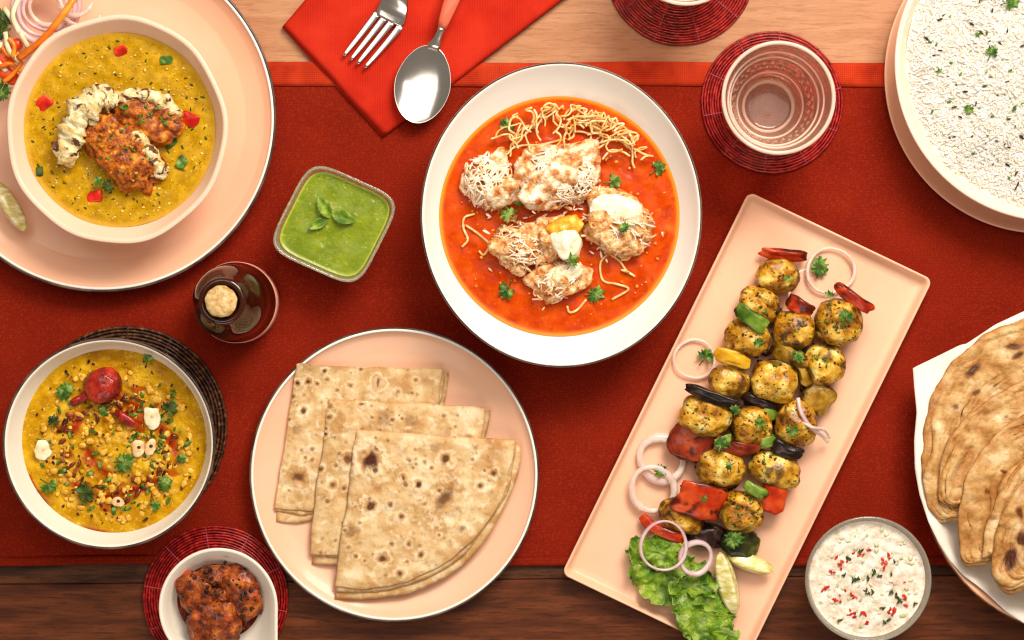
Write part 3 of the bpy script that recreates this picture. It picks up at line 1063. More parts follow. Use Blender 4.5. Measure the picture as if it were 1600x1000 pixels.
M_refraction = mat('pink_base_refraction', [(.3, c('#d98d78')), (.7, c('#e8a892'))], bs=60, rough=.6, bump=.1, bscale=400)
part('refraction_band', MB().loft([ring(cb, rb * q, rb * q, z, 80) for q, z in ((1.085, .008), (1.10, .0082), (1.095, .032), (1.08, .0322))], False, False), M_refraction, root)  # pink light refracted in the glass base, painted as a band
M_cork = mat('cork', [(.25, c('#b58a4c')), (.55, c('#d8b67c')), (.85, c('#ecd3a0'))], bs=160, rough=.75, layers=[('v', 330, .2, .1, al(c('#8a5f2c'), .8))], bump=.5, bscale=350)
rc = R(25.5, ZT)
mb = MB().loft([ring(cb, rc * a, rc * a, z, 40, 0, lambda t: .02 * np.sin(5 * t) + .015 * np.sin(11 * t)) for a, z in ((.88, .112), (.90, ZT - .004), (.99, ZT - .0012), (.93, ZT), (.5, ZT + .0004))])
part('cork', mb, M_cork, root)


# ================================================================== red curry bowl
ZR, ZC = .066, .046
root, cen, sc = bowl('curry_bowl', 'wide white rimmed bowl holding the red curry', 877, 335.5, 220, 238.5, ZR, 186.5, 186, ZC, M_white, lip=.0028, soupc=(874, 338), line=.0007, ang=math.radians(0), base=.5, bulge=.25)


def curry_mask(px, py, r, P):
    m = sstep(.955, .995, r)
    d = ((px - 1010) / 60) ** 2 + ((py - 330) / 80) ** 2
    k = sstep(.0, .8, fbm(P * (1, 3, 1), 60, 3, 3)) * np.clip(1.2 - d, 0, 1) + .35 * sstep(.2, .8, fbm(P, 35, 3, 4))
    return m, np.clip(k, 0, 1)


M_curry = mat('red_tomato_curry', [(.1, c('#b53203')), (.5, c('#c44204')), (.9, c('#d25408'))], bs=70, rough=.2, spec=.1, coat=.06,
              layers=[('n', 420, .60, .75, al(c('#e2681e'), .6), 3), ('a', 'k', al(c('#e87830'), .75)), ('n', 60, .55, .66, al(c('#a82c06'), .6), 5, 1.5), ('v', 300, .14, .07, al(c('#86200a'), .6)), ('a', 'm', al(c('#f09a30'), .85))], bump=.25, bscale=240, bdist=.0012)
one('red_curry', disc(MB(), sc, R(188, ZC), R(187.5, ZC), ZC, 70, 200, .0014, 95, 5, curry_mask), M_curry, 'glossy red orange curry filling the white rimmed bowl', 'curry')

bits('oil_beads', scatter(110, 874, 338, 172, 172, ZC + .0007, 47, .35), .0013, mat('orange_oil', [(.3, c('#e07010')), (.7, c('#f5a038'))], bs=80, rough=.1, coat=.6), 'small orange oil beads floating on the red curry', 'oil', .25, 1.1, 48)
M_shred = mat('creamy_shredded_coating', [(.2, c('#b85a24')), (.42, c('#e0a060')), (.62, c('#f7e0ba')), (.85, c('#fff8e8'))], bs=120, rough=.4, coat=.2, layers=[('n', 160, .60, .72, al(c('#a03a16'), .85), 3)], bump=.8, bscale=260, bdist=.003, rand=True)
M_strandw = mat('pale_cream_shred', [(.3, c('#f1d5b2')), (.7, c('#fff6e4'))], bs=160, rough=.4, rand=True, coat=.2)
M_strandp = mat('pinkish_fried_shred', [(.3, c('#d98e54')), (.7, c('#f5cb98'))], bs=160, rough=.4, rand=True, coat=.2)
M_chunk = mat('pink_spiced_filling', [(.15, c('#b0521f')), (.4, c('#dc9654')), (.65, c('#f0c68c')), (.9, c('#fdecca'))], bs=190, rough=.38, coat=.25, layers=[('n', 240, .60, .70, al(c('#862612'), .85), 3), ('v', 240, .13, .06, al(c('#4c5a1a'), .8))], bump=1.0, bscale=260, bdist=.003, rand=True)
M_egg = mat('boiled_egg_white', [(.3, c('#f0dcb8')), (.7, c('#fff6e6'))], bs=80, rough=.3, sss=.15, coat=.3, layers=[('n', 95, .56, .68, al(c('#e09a58'), .7), 4, .8)], bump=.5, bscale=160, bdist=.003)
M_yolk = mat('egg_yolk', [(.25, c('#d88a10')), (.6, c('#eeb02c')), (.85, c('#f6cf66'))], bs=180, rough=.4, bump=.4, bscale=300)


def shreds(px, py, z, rx, ry, rz, n, seed, ln=20, rad=.0008, rot=0):
    """short fibres lying on the upper half of an ellipsoid, one mesh"""
    r = np.random.default_rng(seed)
    mb = MB()
    a, b = R(rx, z), R(ry, z)
    M = rmat(math.radians(rot))
    for _ in range(n):
        ph, q = r.uniform(0, 2 * math.pi), math.sqrt(r.uniform(0, .98))
        d = r.uniform(0, 2 * math.pi)
        cv = r.uniform(-1.2, 1.2)
        x, y = q * math.cos(ph), q * math.sin(ph)
        P = []
        st = ln / max(rx, ry) / 5
        for s in range(6):
            rr = min(.995, math.hypot(x, y))
            P.append(np.array([x * a, y * b, rz * (math.sqrt(1 - rr * rr) + .04)]) * 1.02)
            x += st * math.cos(d)
            y += st * math.sin(d)
            d += cv * .25
            if math.hypot(x, y) > 1.08:
                break
        if len(P) > 2:
            mb.tube(np.array(P) @ M.T + W(px, py, z), rad * r.uniform(.7, 1.2), 5)
    return mb


def ball(label, px, py, rx, ry, rz, rot, seed, mt, zoff=.002, sh=(), amp=.16):
    z = ZC + zoff
    t = thing('dumpling', label, 'dumpling', W(px, py, ZC), 'dumplings in the red curry')
    part('core', blob(MB(), px, py, z, rx, ry, rz, rot, .75, amp, 120, seed, octv=4, low=.38, nu=72, nv=42), mt, t)
    for i, (m, n, ln, rad) in enumerate(sh):
        o = part('shredded_coating', shreds(px, py, z, rx * 1.0, ry * 1.0, rz * 1.0, n, seed + i * 7, ln, rad, rot), m, t)
        o['kind'] = 'stuff'
    return t


ball('round shredded dumpling at the left of the red curry', 764, 284, 40, 43, .018, 20, 11, M_shred, sh=((M_strandw, 120, 24, .00085), (M_strandp, 45, 20, .0008)))
ball('large cream topped dumpling at the middle top of the red curry', 872, 276, 62, 47, .020, 8, 12, M_shred, sh=((M_strandw, 210, 32, .00085), (M_strandp, 40, 22, .0008)))
t = ball('dumpling topped with egg white at the right of the red curry', 968, 352, 56, 45, .017, -10, 13, M_chunk, sh=((M_strandp, 60, 20, .0008), (M_strandw, 60, 20, .00075)))
part('egg_white', blob(MB(), 962, 330, ZC + .015, 40, 24, .0050, -8, .7, .22, 130, 4, low=.3, nu=48, nv=26), M_egg, t)
t = ball('halved egg with white and yolk at the centre of the red curry', 872, 372, 32, 34, .018, 20, 14, M_chunk, sh=((M_strandp, 20, 18, .0008),))
part('egg_white', blob(MB(), 884, 380, ZC + .017, 23, 27, .0065, 35, .8, .14, 120, 6, low=.25, nu=48, nv=26), M_egg, t)
part('yolk', blob(MB(), 880, 354, ZC + .016, 29, 15, .0060, 18, .8, .22, 170, 7, low=.3, nu=36, nv=20), M_yolk, t)
ball('tan spiced dumpling piece left of the halved egg in the red curry', 812, 386, 44, 36, .016, -30, 15, M_chunk, sh=((M_strandp, 55, 18, .0008), (M_strandw, 50, 18, .00075)))
t = ball('lowest dumpling piece below the halved egg in the red curry', 870, 440, 44, 29, .015, 26, 16, M_chunk, sh=((M_strandp, 30, 16, .0008), (M_strandw, 34, 16, .00075)))
part('egg_white', blob(MB(), 880, 428, ZC + .013, 27, 14, .0045, 28, .7, .22, 130, 9, low=.3, nu=40, nv=22), M_egg, t)

rq = np.random.default_rng(61)
for nm_, n_, m_, sz_, lb_, sd_ in (('torn_shreds', 130, M_strandw, .0022, 'pale torn shreds scattered around the dumplings in the red curry', 62), ('spiced_crumbs', 90, M_chunk, .0026, 'spiced crumbs scattered between the dumplings in the red curry', 63)):
    bits(nm_, [W(878 + rq.normal(0, 52), 366 + rq.normal(0, 42), ZC + rq.uniform(.002, .014) * (1 if abs(rq.normal()) < .9 else .2)) for _ in range(n_ // 2)], sz_ * .8, m_, lb_, 'crumbs', .5, 3.0, sd_)
nest = thing('noodle_nest', 'tangle of golden fried noodles at the top of the red curry', 'noodles', W(905, 215, ZC))
r = np.random.default_rng(21)
for i in range(84):
    u = r.uniform(0, 1)
    x0 = 800 + 195 * u
    y0 = 222 - 38 * math.sin(math.pi * min(1, u * 1.05)) + r.normal(0, 10) + 26 * max(0, u - .62)
    d, cv, z = r.uniform(0, 6.28), r.uniform(-.7, .7), ZC + .002 + r.uniform(0, .011)
    pts = []
    x, y = x0, y0
    for s in range(r.integers(4, 7)):
        pts.append((x, y, z + r.uniform(-.001, .001)))
        x += 11 * math.cos(d)
        y += 9 * math.sin(d)
        d += cv + r.normal(0, .35)
        if ((x - 874) / 170) ** 2 + ((y - 338) / 170) ** 2 > 1:
            d += 2.2
    part('noodle', strand(MB(), pts, .00080 * r.uniform(.85, 1.25), 6, 5), M_noodle, nest)
for i, (pts, lb) in enumerate((([(742, 334), (726, 340), (724, 356), (731, 374), (722, 386)], 'loose curled noodle at the left edge of the red curry'),
                               ([(728, 352), (748, 366), (764, 382), (756, 398), (748, 392)], 'loose hooked noodle left of the tan dumpling in red curry'),
                               ([(948, 398), (938, 412), (942, 438), (964, 444), (982, 452), (956, 468)], 'loose zigzag noodle at the lower right of the red curry'),
                               ([(952, 396), (968, 408), (978, 422), (992, 432)], 'loose noodle just right of the zigzag one in red curry'),
                               ([(916, 468), (902, 484), (890, 488), (886, 478)], 'short hooked noodle at the bottom of the red curry'),
                               ([(990, 388), (982, 404), (970, 406)], 'short noodle under the right dumpling in the red curry'),
                               ([(786, 240), (812, 228), (846, 226), (878, 218)], 'long straight noodle left of the noodle tangle'))):
    one('loose_noodle', strand(MB(), [(x, y, ZC + .0014) for x, y in pts], .0010, 6, 6), M_noodle, lb, 'noodle', 'loose noodles on the red curry')
for i, (x, y, s, r0, z, lb) in enumerate(((792, 200, 19, 80, 0, 'coriander leaf at the top left of the red curry'), (1026, 264, 19, 20, 0, 'coriander leaf at the right edge of the red curry'), (797, 338, 21, 150, .010, 'coriander leaf below the round left dumpling'),
                                          (956, 284, 20, 10, .004, 'dark coriander leaf right of the large cream topped dumpling'), (893, 410, 17, 60, .021, 'coriander leaf lying below the halved egg'), (794, 452, 22, 240, 0, 'coriander leaf at the lower left of the red curry'),
                                          (928, 460, 18, -10, 0, 'coriander leaf at the lower right of the red curry'), (975, 356, 12, 60, .023, 'small coriander leaf on the right dumpling'), (812, 322, 12, 90, .008, 'small coriander leaf touching the round left dumpling'))):
    leaf_sprig(x, y, ZC + .001 + z, s, r0, 80 + i, M_herb, lb, 'coriander on the red curry')

# ================================================================== bowl of lentils
ZR, ZL = .060, .040
root, cen, sc = bowl('lentil_bowl', 'white bowl with dark rim line holding yellow lentils, on the brown trivet', 170, 693, 166.5, 165.5, ZR, 143, 143.5, ZL, M_cream, lip=.0035, soupc=(179, 687.5), line=.0011, z0=.0063, base=.5, bulge=.2)


def dal_mask(px, py, r, P):
    dx, dy = px - 183, py - 702
    q = np.hypot(dx, dy * 1.05)
    a = np.arctan2(dy, dx)
    m = np.exp(-((q - 80 - 9 * np.sin(3 * a + 1)) / 11) ** 2) * sstep(-.45, .1, fbm(P, 45, 3, 6))
    m = np.maximum(m, np.exp(-((q - 48 - 8 * np.sin(2 * a)) / 8) ** 2) * sstep(-.1, .3, fbm(P, 50, 3, 16)) * .9)
    m = np.maximum(m, sstep(.96, 1., r) * sstep(-.1, .35, fbm(P, 40, 2, 26)) * (dy > 40))
    m = np.maximum(m, .8 * sstep(.3, .55, fbm(P, 70, 3, 36)) * (q < 110))
    return np.clip(m, 0, 1), sstep(-.05, .6, fbm(P, 90, 3, 2)) * (q < 118)


M_dal = mat('yellow_dal', [(.15, c('#a87206')), (.5, c('#c49008')), (.85, c('#deb01c'))], bs=60, rough=.25, spec=.1, coat=.06,
            layers=[('a', 'k', al(c('#e9bc48'), .6)), ('n', 380, .60, .72, al(c('#f3d372'), .6), 3), ('v', 300, .15, .08, al(c('#4c3208'), .75)), ('a', 'm', al(c('#a02404'), 1.0))], bump=.6, bscale=230, bdist=.002)
one('yellow_lentils', disc(MB(), sc, R(144.5, ZL), R(145, ZL), ZL, 90, 220, .0030, 120, 15, dal_mask), M_dal, 'yellow lentil curry with red oil swirl in the dark lined white bowl', 'curry')
bits('lentil_grains', scatter(330, 183, 695, 122, 122, ZL - .0008, 31, jz=.0018), .0027, mat('soft_lentil', [(.3, c('#cf9416')), (.7, c('#ecc050'))], bs=150, rough=.3, coat=.3), 'soft yellow lentil grains heaped over the lentil curry', 'lentils', .42, 1.3, 8)
rq = np.random.default_rng(41)
bits('browned_onion', [W(183 + 78 * math.cos(a_) + rq.normal(0, 12), 702 + 76 * math.sin(a_) + rq.normal(0, 12), ZL + .0012) for a_ in rq.uniform(-.6, 5.2, 70)], .0026, mat('browned_onion_scrap', [(.25, c('#3a1206')), (.55, c('#7a2c0c')), (.85, c('#b8601c'))], bs=110, rough=.3, coat=.4), 'browned onion scraps ringing the middle of the lentil curry', 'onion', .4, 2.6, 42)
bits('chopped_herbs', scatter(75, 180, 692, 125, 125, ZL + .0018, 35), .0024, M_herb, 'chopped green herb scraps strewn over the lentil curry', 'herb', .3, 2.2, 36)
bits('spice_flecks', scatter(110, 179, 688, 135, 135, ZL + .0012, 33), .0012, M_seed, 'dark mustard seeds and spice flecks over the lentil curry', 'spice', .6, 1.6, 9)
M_chili = mat('wrinkled_red_chilli', [(.2, c('#5e0a05')), (.5, c('#9c1a0c')), (.85, c('#cf3a1c'))], bs=90, rough=.22, coat=.7, bump=1.0, bscale=110, bdist=.005, layers=[('n', 70, .58, .7, al(c('#d8501c'), .8), 3)])
one('round_red_chilli', blob(MB(), 161, 602, ZL + .006, 30, 27, .012, 20, .9, .10, 170, 44, nu=60, nv=36), M_chili, 'wrinkled round red chilli near the top of the lentils', 'chilli')
one('chilli_piece', blob(MB(), 128, 622, ZL + .003, 22, 7, .004, 30, .8, .2, 140, 45), M_chili, 'flat dark chilli piece left under the round red chilli', 'chilli')
one('chilli_piece', blob(MB(), 198, 655, ZL + .003, 22, 8, .004, -32, .8, .2, 140, 46), M_chili, 'chilli strip left of the right garlic slice in the lentils', 'chilli')
M_garlic = mat('garlic_slice', [(.3, c('#ecd7a4')), (.7, c('#fbf1d2'))], bs=120, rough=.3, coat=.3, layers=[('a', 'k', al(c('#c08a4c'), .8))], sss=.2)
M_garlicfried = mat('fried_garlic', [(.3, c('#e2b070')), (.7, c('#f6dcae'))], bs=120, rough=.35, coat=.3)
for i, (x, y, rx, ry, r0, mt, lb) in enumerate(((237, 651, 13, 16, 0, M_garlic, 'white garlic slice at the right of the lentils'), (67, 703, 14, 15, 20, M_garlic, 'white garlic slice at the left edge of the lentils'),
                                               (216, 700, 9, 13, 10, M_garlicfried, 'fried garlic slice at the centre right of lentils, left one'), (235, 698, 9, 13, -10, M_garlicfried, 'fried garlic slice at the centre right of lentils, right one'), (184, 784, 10, 8, 0, M_garlicfried, 'small fried garlic ring at the bottom of the lentils'))):
    t = thing('garlic_slice', lb, 'garlic', W(x, y, ZL + .001), 'garlic on the lentils')
    part('slice', blob(MB(), x, y, ZL + .0035, rx, ry, .0013, r0, .92, .08, 150, i, low=.35, nu=32, nv=16), mt, t)
    part('core', blob(MB(), x + 1, y - 1, ZL + .0050, 3, 2.6, .0006, 0, .8, .1, 150, i, nu=14, nv=8), M_garlicfried if mt is M_garlic else M_seed, t)
for i, (x, y, s, r0, mt, lb) in enumerate(((101, 613, 19, 60, 0, 'coriander leaf left of the round red chilli in the lentils'), (231, 563, 13, 90, 0, 'small coriander leaf at the top right of the lentils'), (165, 641, 15, 200, 0, 'coriander leaf below the round red chilli in the lentils'),
                                           (194, 722, 26, 0, 0, 'largest coriander leaf at the centre of the lentils'), (76, 756, 19, 310, 0, 'coriander leaf at the lower left of the lentils'), (257, 754, 16, 300, 0, 'coriander leaf at the lower right of the lentils'),
                                           (262, 640, 19, 40, 1, 'dark herb leaf right of the white garlic slice in the lentils'), (84, 660, 17, 80, 1, 'dark herb leaf above the left white garlic slice'), (135, 772, 20, 120, 1, 'dark herb leaf at the lower middle of the lentils'), (240, 790, 13, 25, 0, 'small coriander leaf low on the right of the lentils'), (283, 716, 12, 25, 0, 'small coriander leaf at the right edge of the lentils'))):
    leaf_sprig(x, y, ZL + .003, s, r0, 120 + i, M_herbdark if mt else M_herb, lb, 'herbs on the lentils')

# ================================================================== white pickle dish
def hull_ring(c1, r1, c2, r2, z, n=128):
    """outline of two circles and their common tangents, in pixels"""
    a = np.arange(n) * 2 * math.pi / n
    d = np.array(c2, float) - np.array(c1, float)
    L = np.hypot(*d)
    ph = math.atan2(d[1], d[0])
    be = math.acos((r1 - r2) / L)
    P = []
    for t in a:
        rel = (t - ph + math.pi) % (2 * math.pi) - math.pi
        if abs(rel) >= be:
            P.append((c1[0] + r1 * math.cos(t), c1[1] + r1 * math.sin(t)))
        else:
            # walk along the tangents and the small arc
            s = rel / be
            if abs(s) > .35:
                q = (1 - abs(s)) / .65
                e = ph + math.copysign(be, s)
                p0 = np.array((c1[0] + r1 * math.cos(e), c1[1] + r1 * math.sin(e)))
                p1 = np.array((c2[0] + r2 * math.cos(e), c2[1] + r2 * math.sin(e)))
                P.append(tuple(p0 * (1 - q) + p1 * q))
            else:
                e = ph + s / .35 * be
                P.append((c2[0] + r2 * math.cos(e), c2[1] + r2 * math.sin(e)))
    return np.array([W(x, y, z) for x, y in P])[::-1]


c1, c2 = (341, 949), (414, 1096)
cw = W(341, 949, .04)
root = thing('pickle_dish', 'white teardrop dish with pouring handle, on the red coaster', 'dish', (cw[0], cw[1], .0065))
spec_ = [(50, 8, .0068), (54, 10, .0062), (58, 12, .0085), (78, 14, .022), (91, 18, .038), (93, 20, .0395), (92.5, 19.5, .0402), (89, 16, .0402), (87.5, 15, .0395), (80, 11, .032), (70, 9, .023), (58, 7, .015), (30, 4, .0125)]
mb = MB()
L = []
for r1, r2, z in spec_:
    t_ = np.clip((z - .006) / .034, 0, 1)
    L.append(hull_ring(c1, r1, (c1[0] + (c2[0] - c1[0]) * (.45 + .55 * t_), c1[1] + (c2[1] - c1[1]) * (.45 + .55 * t_)), r2, z))
mb.loft(L)
part('dish_body', mb, M_cream, root)
M_oil = mat('dark_red_pickle_oil', [(.3, c('#3d0d04')), (.7, c('#7a2208'))], bs=120, rough=.18, coat=.4, layers=[('n', 300, .6, .72, al(c('#b8500f'), .8), 3)], bump=.4, bscale=200)
pc = W(343, 936, .022)
one('pickle_oil', disc(MB(), pc, R(66, .022), R(64, .022), .022, 20, 70, .0015, 150, 4), M_oil, 'dark red pickle oil pooled in the white teardrop dish', 'pickle oil')
M_pickle = mat('mango_pickle', [(.2, c('#3c1204')), (.45, c('#7a3008')), (.7, c('#a85010')), (.9, c('#cc7a22'))], bs=110, rough=.3, coat=.4, rand=True,
               layers=[('v', 210, .20, .13, al(c('#150805'), .95)), ('n', 140, .60, .72, al(c('#d8501a'), .7), 3)], bump=.8, bscale=220, bdist=.003)
for i, (x, y, rx, ry, rz, z, r0, lb) in enumerate(((307, 924, 28, 33, .009, .028, 20, 'pickle piece at the left of the white teardrop dish'), (338, 900, 30, 17, .008, .027, 0, 'orange pickle piece at the top of the teardrop dish'),
                                                  (378, 926, 27, 42, .010, .028, 22, 'pickle piece at the right of the teardrop dish'), (336, 974, 42, 34, .010, .032, 15, 'large pickle piece at the front of the teardrop dish'), (345, 930, 16, 14, .007, .029, 0, 'small pickle piece at the middle of the teardrop dish'))):
    one('pickle_piece', blob(MB(), x, y, z, rx, ry, rz, r0, .72, .13, 150, 60 + i, octv=4, low=.16, nu=60, nv=34), M_pickle, lb, 'pickle', 'pickle pieces in the teardrop dish')
bits('mustard_seeds', [p + np.array([0, 0, .003]) for p in scatter(70, 343, 936, 58, 60, .034, 71)], .0015, M_seed, 'dark mustard seeds stuck over the pickle pieces', 'spice', .9, 1.1, 4)

# ================================================================== chapatis on their plate
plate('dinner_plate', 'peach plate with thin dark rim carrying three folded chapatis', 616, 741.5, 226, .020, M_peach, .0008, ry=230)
M_chapati = mat('chapati_crumb', [(.2, c('#c0925a')), (.45, c('#d4ae78')), (.7, c('#e2c494')), (.9, c('#f0dcb6'))], bs=55, bdet=6, rough=.62, rand=True,
                layers=[('n', 190, .55, .75, al(c('#a97638'), .55), 4), ('v', 300, .12, .05, al(c('#7a4416'), .7)), ('n', 130, .54, .68, al(c('#f3e0b8'), .7), 4), ('a', 'k', al(c('#a9682a'), .8)), ('an', 'k', al(c('#f6e6c4'), .9)), ('a', 'm', al(c('#451808'), 1.0))], bump=.7, bscale=150, bdist=.002)


def bread_sheet(apex, e1, e2, z, seed, spots, rnd=60, nr=90, nt=100, amp=.0011, slope=(0, 0), drop=.0022, out=0.0, lift=0.0):
    apex, e1, e2 = np.array(apex, float), np.array(e1, float), np.array(e2, float)
    v1, v2 = e1 - apex, e2 - apex
    a1, a2 = math.atan2(v1[1], v1[0]), math.atan2(v2[1], v2[0])
    l1, l2 = np.hypot(*v1) + out, np.hypot(*v2) + out
    rs = np.linspace(0, 1, nr + 1)[1:] ** .9
    ts = np.linspace(0, 1, nt)
    Rr, T = np.meshgrid(rs, ts, indexing='ij')
    Rr, T = Rr.ravel(), T.ravel()
    ln = l1 * (1 - T) + l2 * T
    ln = ln * (1 + .012 * fbm(np.column_stack([T * 6, T * 0, T * 0]), 1, 3, seed))
    an = a1 * (1 - T) + a2 * T
    px, py = apex[0] + Rr * ln * np.cos(an), apex[1] + Rr * ln * np.sin(an)
    # wavy fold edges
    q = np.column_stack([px, py, px * 0])
    px = px + 2.2 * fbm(q, .03, 2, seed + 1)
    py = py + 2.2 * fbm(q, .03, 2, seed + 2)
    d1, d2, d3 = Rr * ln * np.abs(np.sin(an - a1)), Rr * ln * np.abs(np.sin(a2 - an)), (1 - Rr) * ln
    d = np.minimum(np.minimum(d1, d2), d3)
    q = np.column_stack([px, py, px * 0])
    zz = z + amp * fbm(q, .022, 3, seed + 3) + .0006 * fbm(q, .09, 3, seed + 4) - drop * np.exp(-np.minimum(d1, d2) / 4) - drop * .4 * np.exp(-d3 / 3)
    pr_ = np.hypot((px - 616) / 226, (py - 741.5) / 230)
    zz = np.maximum(zz, np.interp(pr_, [0, .68, .80, .87, .95, 1.0, 1.05], [.0068, .0068, .0082, .0105, .0155, .0202, .0205]) + .0016 + lift)
    r_ = np.random.default_rng(seed)
    allsp = list(spots)
    for _ in range(rnd):
        a, b = r_.uniform(0, 1), math.sqrt(r_.uniform(0, 1))
        an_ = a1 + (a2 - a1) * a
        allsp.append((apex[0] + b * l1 * math.cos(an_), apex[1] + b * l1 * math.sin(an_), r_.uniform(1.5, 3.6), r_.uniform(.12, .7)))
    m = np.zeros(len(px))
    k = np.zeros(len(px))
    wob = 1 + .35 * fbm(q, .16, 2, seed + 6)
    for sp in allsp:
        x, y, r0, st = sp[:4]
        asp = sp[4] if len(sp) > 4 else 1.0
        ta = sp[5] if len(sp) > 5 else 0.0
        dx, dy = px - x, py - y
        u = dx * math.cos(ta) + dy * math.sin(ta)
        v = (-dx * math.sin(ta) + dy * math.cos(ta)) * asp
        dd = np.hypot(u, v) / (r0 * wob)
        m = np.maximum(m, st * sstep(1.1, .45, dd))
        k = np.maximum(k, .75 * st * sstep(1.9, .8, dd))
        zz += .0005 * min(1, r0 / 6) * np.exp(-((dd - 1.5) / .6) ** 2)
    k = np.maximum(k, .45 * sstep(.1, .7, fbm(q, .022, 3, seed + 8)))
    k = np.maximum(k, .5 * np.exp(-d / 2.5))
    for sp in allsp:
        if sp[2] > 2.4 and sp[3] > .4:
            dd = np.hypot(px - sp[0], py - sp[1]) / (sp[2] * wob)
            rg_ = np.exp(-((dd - 1.7) / .33) ** 2) * min(.55, sp[3] * .6)
            k = np.where(rg_ > .22, -rg_, k)
    P = np.array([W(x, y, zz_) for x, y, zz_ in zip(px, py, zz)])
    f = []
    for i in range(nr - 1):
        for j in range(nt - 1):
            f.append((i * nt + j, (i + 1) * nt + j, (i + 1) * nt + j + 1, i * nt + j + 1))
    ci = len(P)
    P = np.vstack([P, W(apex[0], apex[1], zz[:nt].mean())])
    for j in range(nt - 1):
        f.append((j, j + 1, ci))
    return MB().add(P, f, np.append(m, 0), np.append(k, .3))


def chapati(label, apex, e1, e2, z, seed, spots, slope):
    t = thing('chapati', label, 'bread', W((e1[0] + e2[0]) / 2, (e1[1] + e2[1]) / 2, z), 'folded chapatis')
    for i, (dx, dy, dz, out) in enumerate(((3, 6, -.0042, 7), (1, 3, -.0022, 2), (0, 0, 0, 0))):
        A = (apex[0] + dx, apex[1] + dy)
        o = part('fold', bread_sheet(A, (e1[0] + dx, e1[1] + dy), (e2[0] + dx, e2[1] + dy + (4 if i == 0 else 0)), z + dz, seed + i, spots if i == 2 else (), 75 if i == 2 else 10,
                                     nr=160 if i == 2 else 45, nt=180 if i == 2 else 60, slope=slope, out=out, lift=.0012 * i), M_chapati, t)
        solidify(o, .0012)


chapati('hindmost folded chapati at the top left of the three on the plate', (463, 569), (691, 576), (430, 796), .0125, 101,
        [(464, 598, 4, .95), (481, 596, 4.5, .95), (495, 599, 3, .8), (507, 579, 3.5, .9), (474, 642, 5.5, .9), (591, 597, 8, .7, 2.2, 1.6), (466, 745, 13, .8, 1.6, .2), (548, 603, 4, .6), (463, 672, 9, .3)], (0, 0))
chapati('middle folded chapati between the hindmost and the front one', (513, 625), (755, 636), (485, 864), .0165, 111,
        [(565, 632, 5, .7, 2), (510, 678, 4, .9), (543, 718, 8, .75), (502, 733, 4, .8), (519, 757, 5, .7), (600, 655, 14, .3), (640, 660, 10, .3), (515, 652, 4, .7)], (0, 0))
chapati('front folded chapati showing a whole quarter with brown blisters', (559, 674), (805, 689), (523, 918), .0215, 121,
        [(579, 718, 14, 1.0), (586, 735, 6, .8), (694, 779, 21, .72, 2.1, -1.0), (697, 717, 8, .85), (654, 757, 6, .95), (579, 790, 8, .9), (627, 807, 4.5, .8), (610, 787, 4, .7), (550, 831, 11, .4), (598, 872, 7, .85),
         (625, 896, 5.5, .85), (658, 867, 4.5, .8), (771, 740, 5, .85), (750, 759, 5, .8), (630, 747, 5, .7, 2, 1.2), (639, 850, 4, .6), (674, 731, 4, .6), (640, 720, 3.5, .6), (722, 826, 5, .5), (612, 850, 4, .6), (742, 700, 5, .35), (680, 700, 10, .3)], (0, 0))


# ================================================================== rice
plate('under_plate', 'peach plate under the rice bowl at the top right', 1629.5, 117.4, 247.5, .016, M_peach, None)
ZR, ZG = .056, .047
root, cen, sc = bowl('rice_bowl', 'shallow cream bowl with broad rim heaped with rice', 1646, 98.5, 248, 248, ZR, 228, 228, ZG, ceramic('pale_peach_glaze', c('#f7dcc6'), .25), lip=.0045, z0=.0072, base=.5, soupc=(1644, 99))
M_rice = mat('cooked_rice', [(.3, c('#f6e8d0')), (.7, c('#fff8ec'))], bs=200, rough=.38, sss=.5, sssr=(1, .8, .6))
M_ricebed = mat('rice_bed', [(.3, c('#f0e2c8')), (.7, c('#fff6e8'))], bs=300, rough=.5)
rice = thing('rice', 'white cumin rice heaped in the bowl at the top right', 'rice', (sc[0], sc[1], ZG - .01))


def rice_z(P):
    d = np.hypot(P[:, 0] - sc[0], P[:, 1] - sc[1]) / R(228, ZG)
    return .010 * (1 - d ** 2) + .0034 * fbm(np.column_stack([P[:, 0], P[:, 1], P[:, 0] * 0]), 32, 3, 3)


mb = disc(MB(), sc, R(229, ZG), R(229, ZG), ZG - .002, 40, 140, .0)
V = mb.v[0]
V[:, 2] += rice_z(V) + .0004
part('rice_bed', mb, M_ricebed, rice)
r = np.random.default_rng(5)
gr = []
for (cz, cr) in ((-1, 0), (-.75, .62), (-.2, .98), (.35, .95), (.8, .55), (1, 0)):
    for q in range(5):
        a = q * 2 * math.pi / 5
        gr.append((cz, cr * math.cos(a), cr * math.sin(a)))
gr = np.array(gr)
GF = [(i * 5 + j, i * 5 + (j + 1) % 5, (i + 1) * 5 + (j + 1) % 5, (i + 1) * 5 + j) for i in range(5) for j in range(5)]
mb = MB()
cnt = 0
N = 10500
px = r.uniform(1405, 1730, N * 3)
py = r.uniform(-90, 335, N * 3)
ok = ((px - 1644) ** 2 + (py - 99) ** 2) < 223 ** 2
px, py = px[ok][:N], py[ok][:N]
C0 = np.array([W(x, y, ZG) for x, y in zip(px, py)])
C0[:, 2] = ZG - .0022 + rice_z(C0) + r.uniform(0, .0019, len(C0))
for p in C0:
    ln, wd = r.uniform(.0036, .0056), r.uniform(.00105, .00140)
    g = gr * (ln, wd, wd)
    g[:, 2] += r.uniform(-.3, .3) * gr[:, 0] ** 2 * ln * .5
    mb.add(g @ rmat(r.uniform(0, 6.28), r.uniform(-.3, .3), r.normal(0, .22)).T + p, GF)
o = part('rice_grains', mb, M_rice, rice)
o['kind'] = 'stuff'


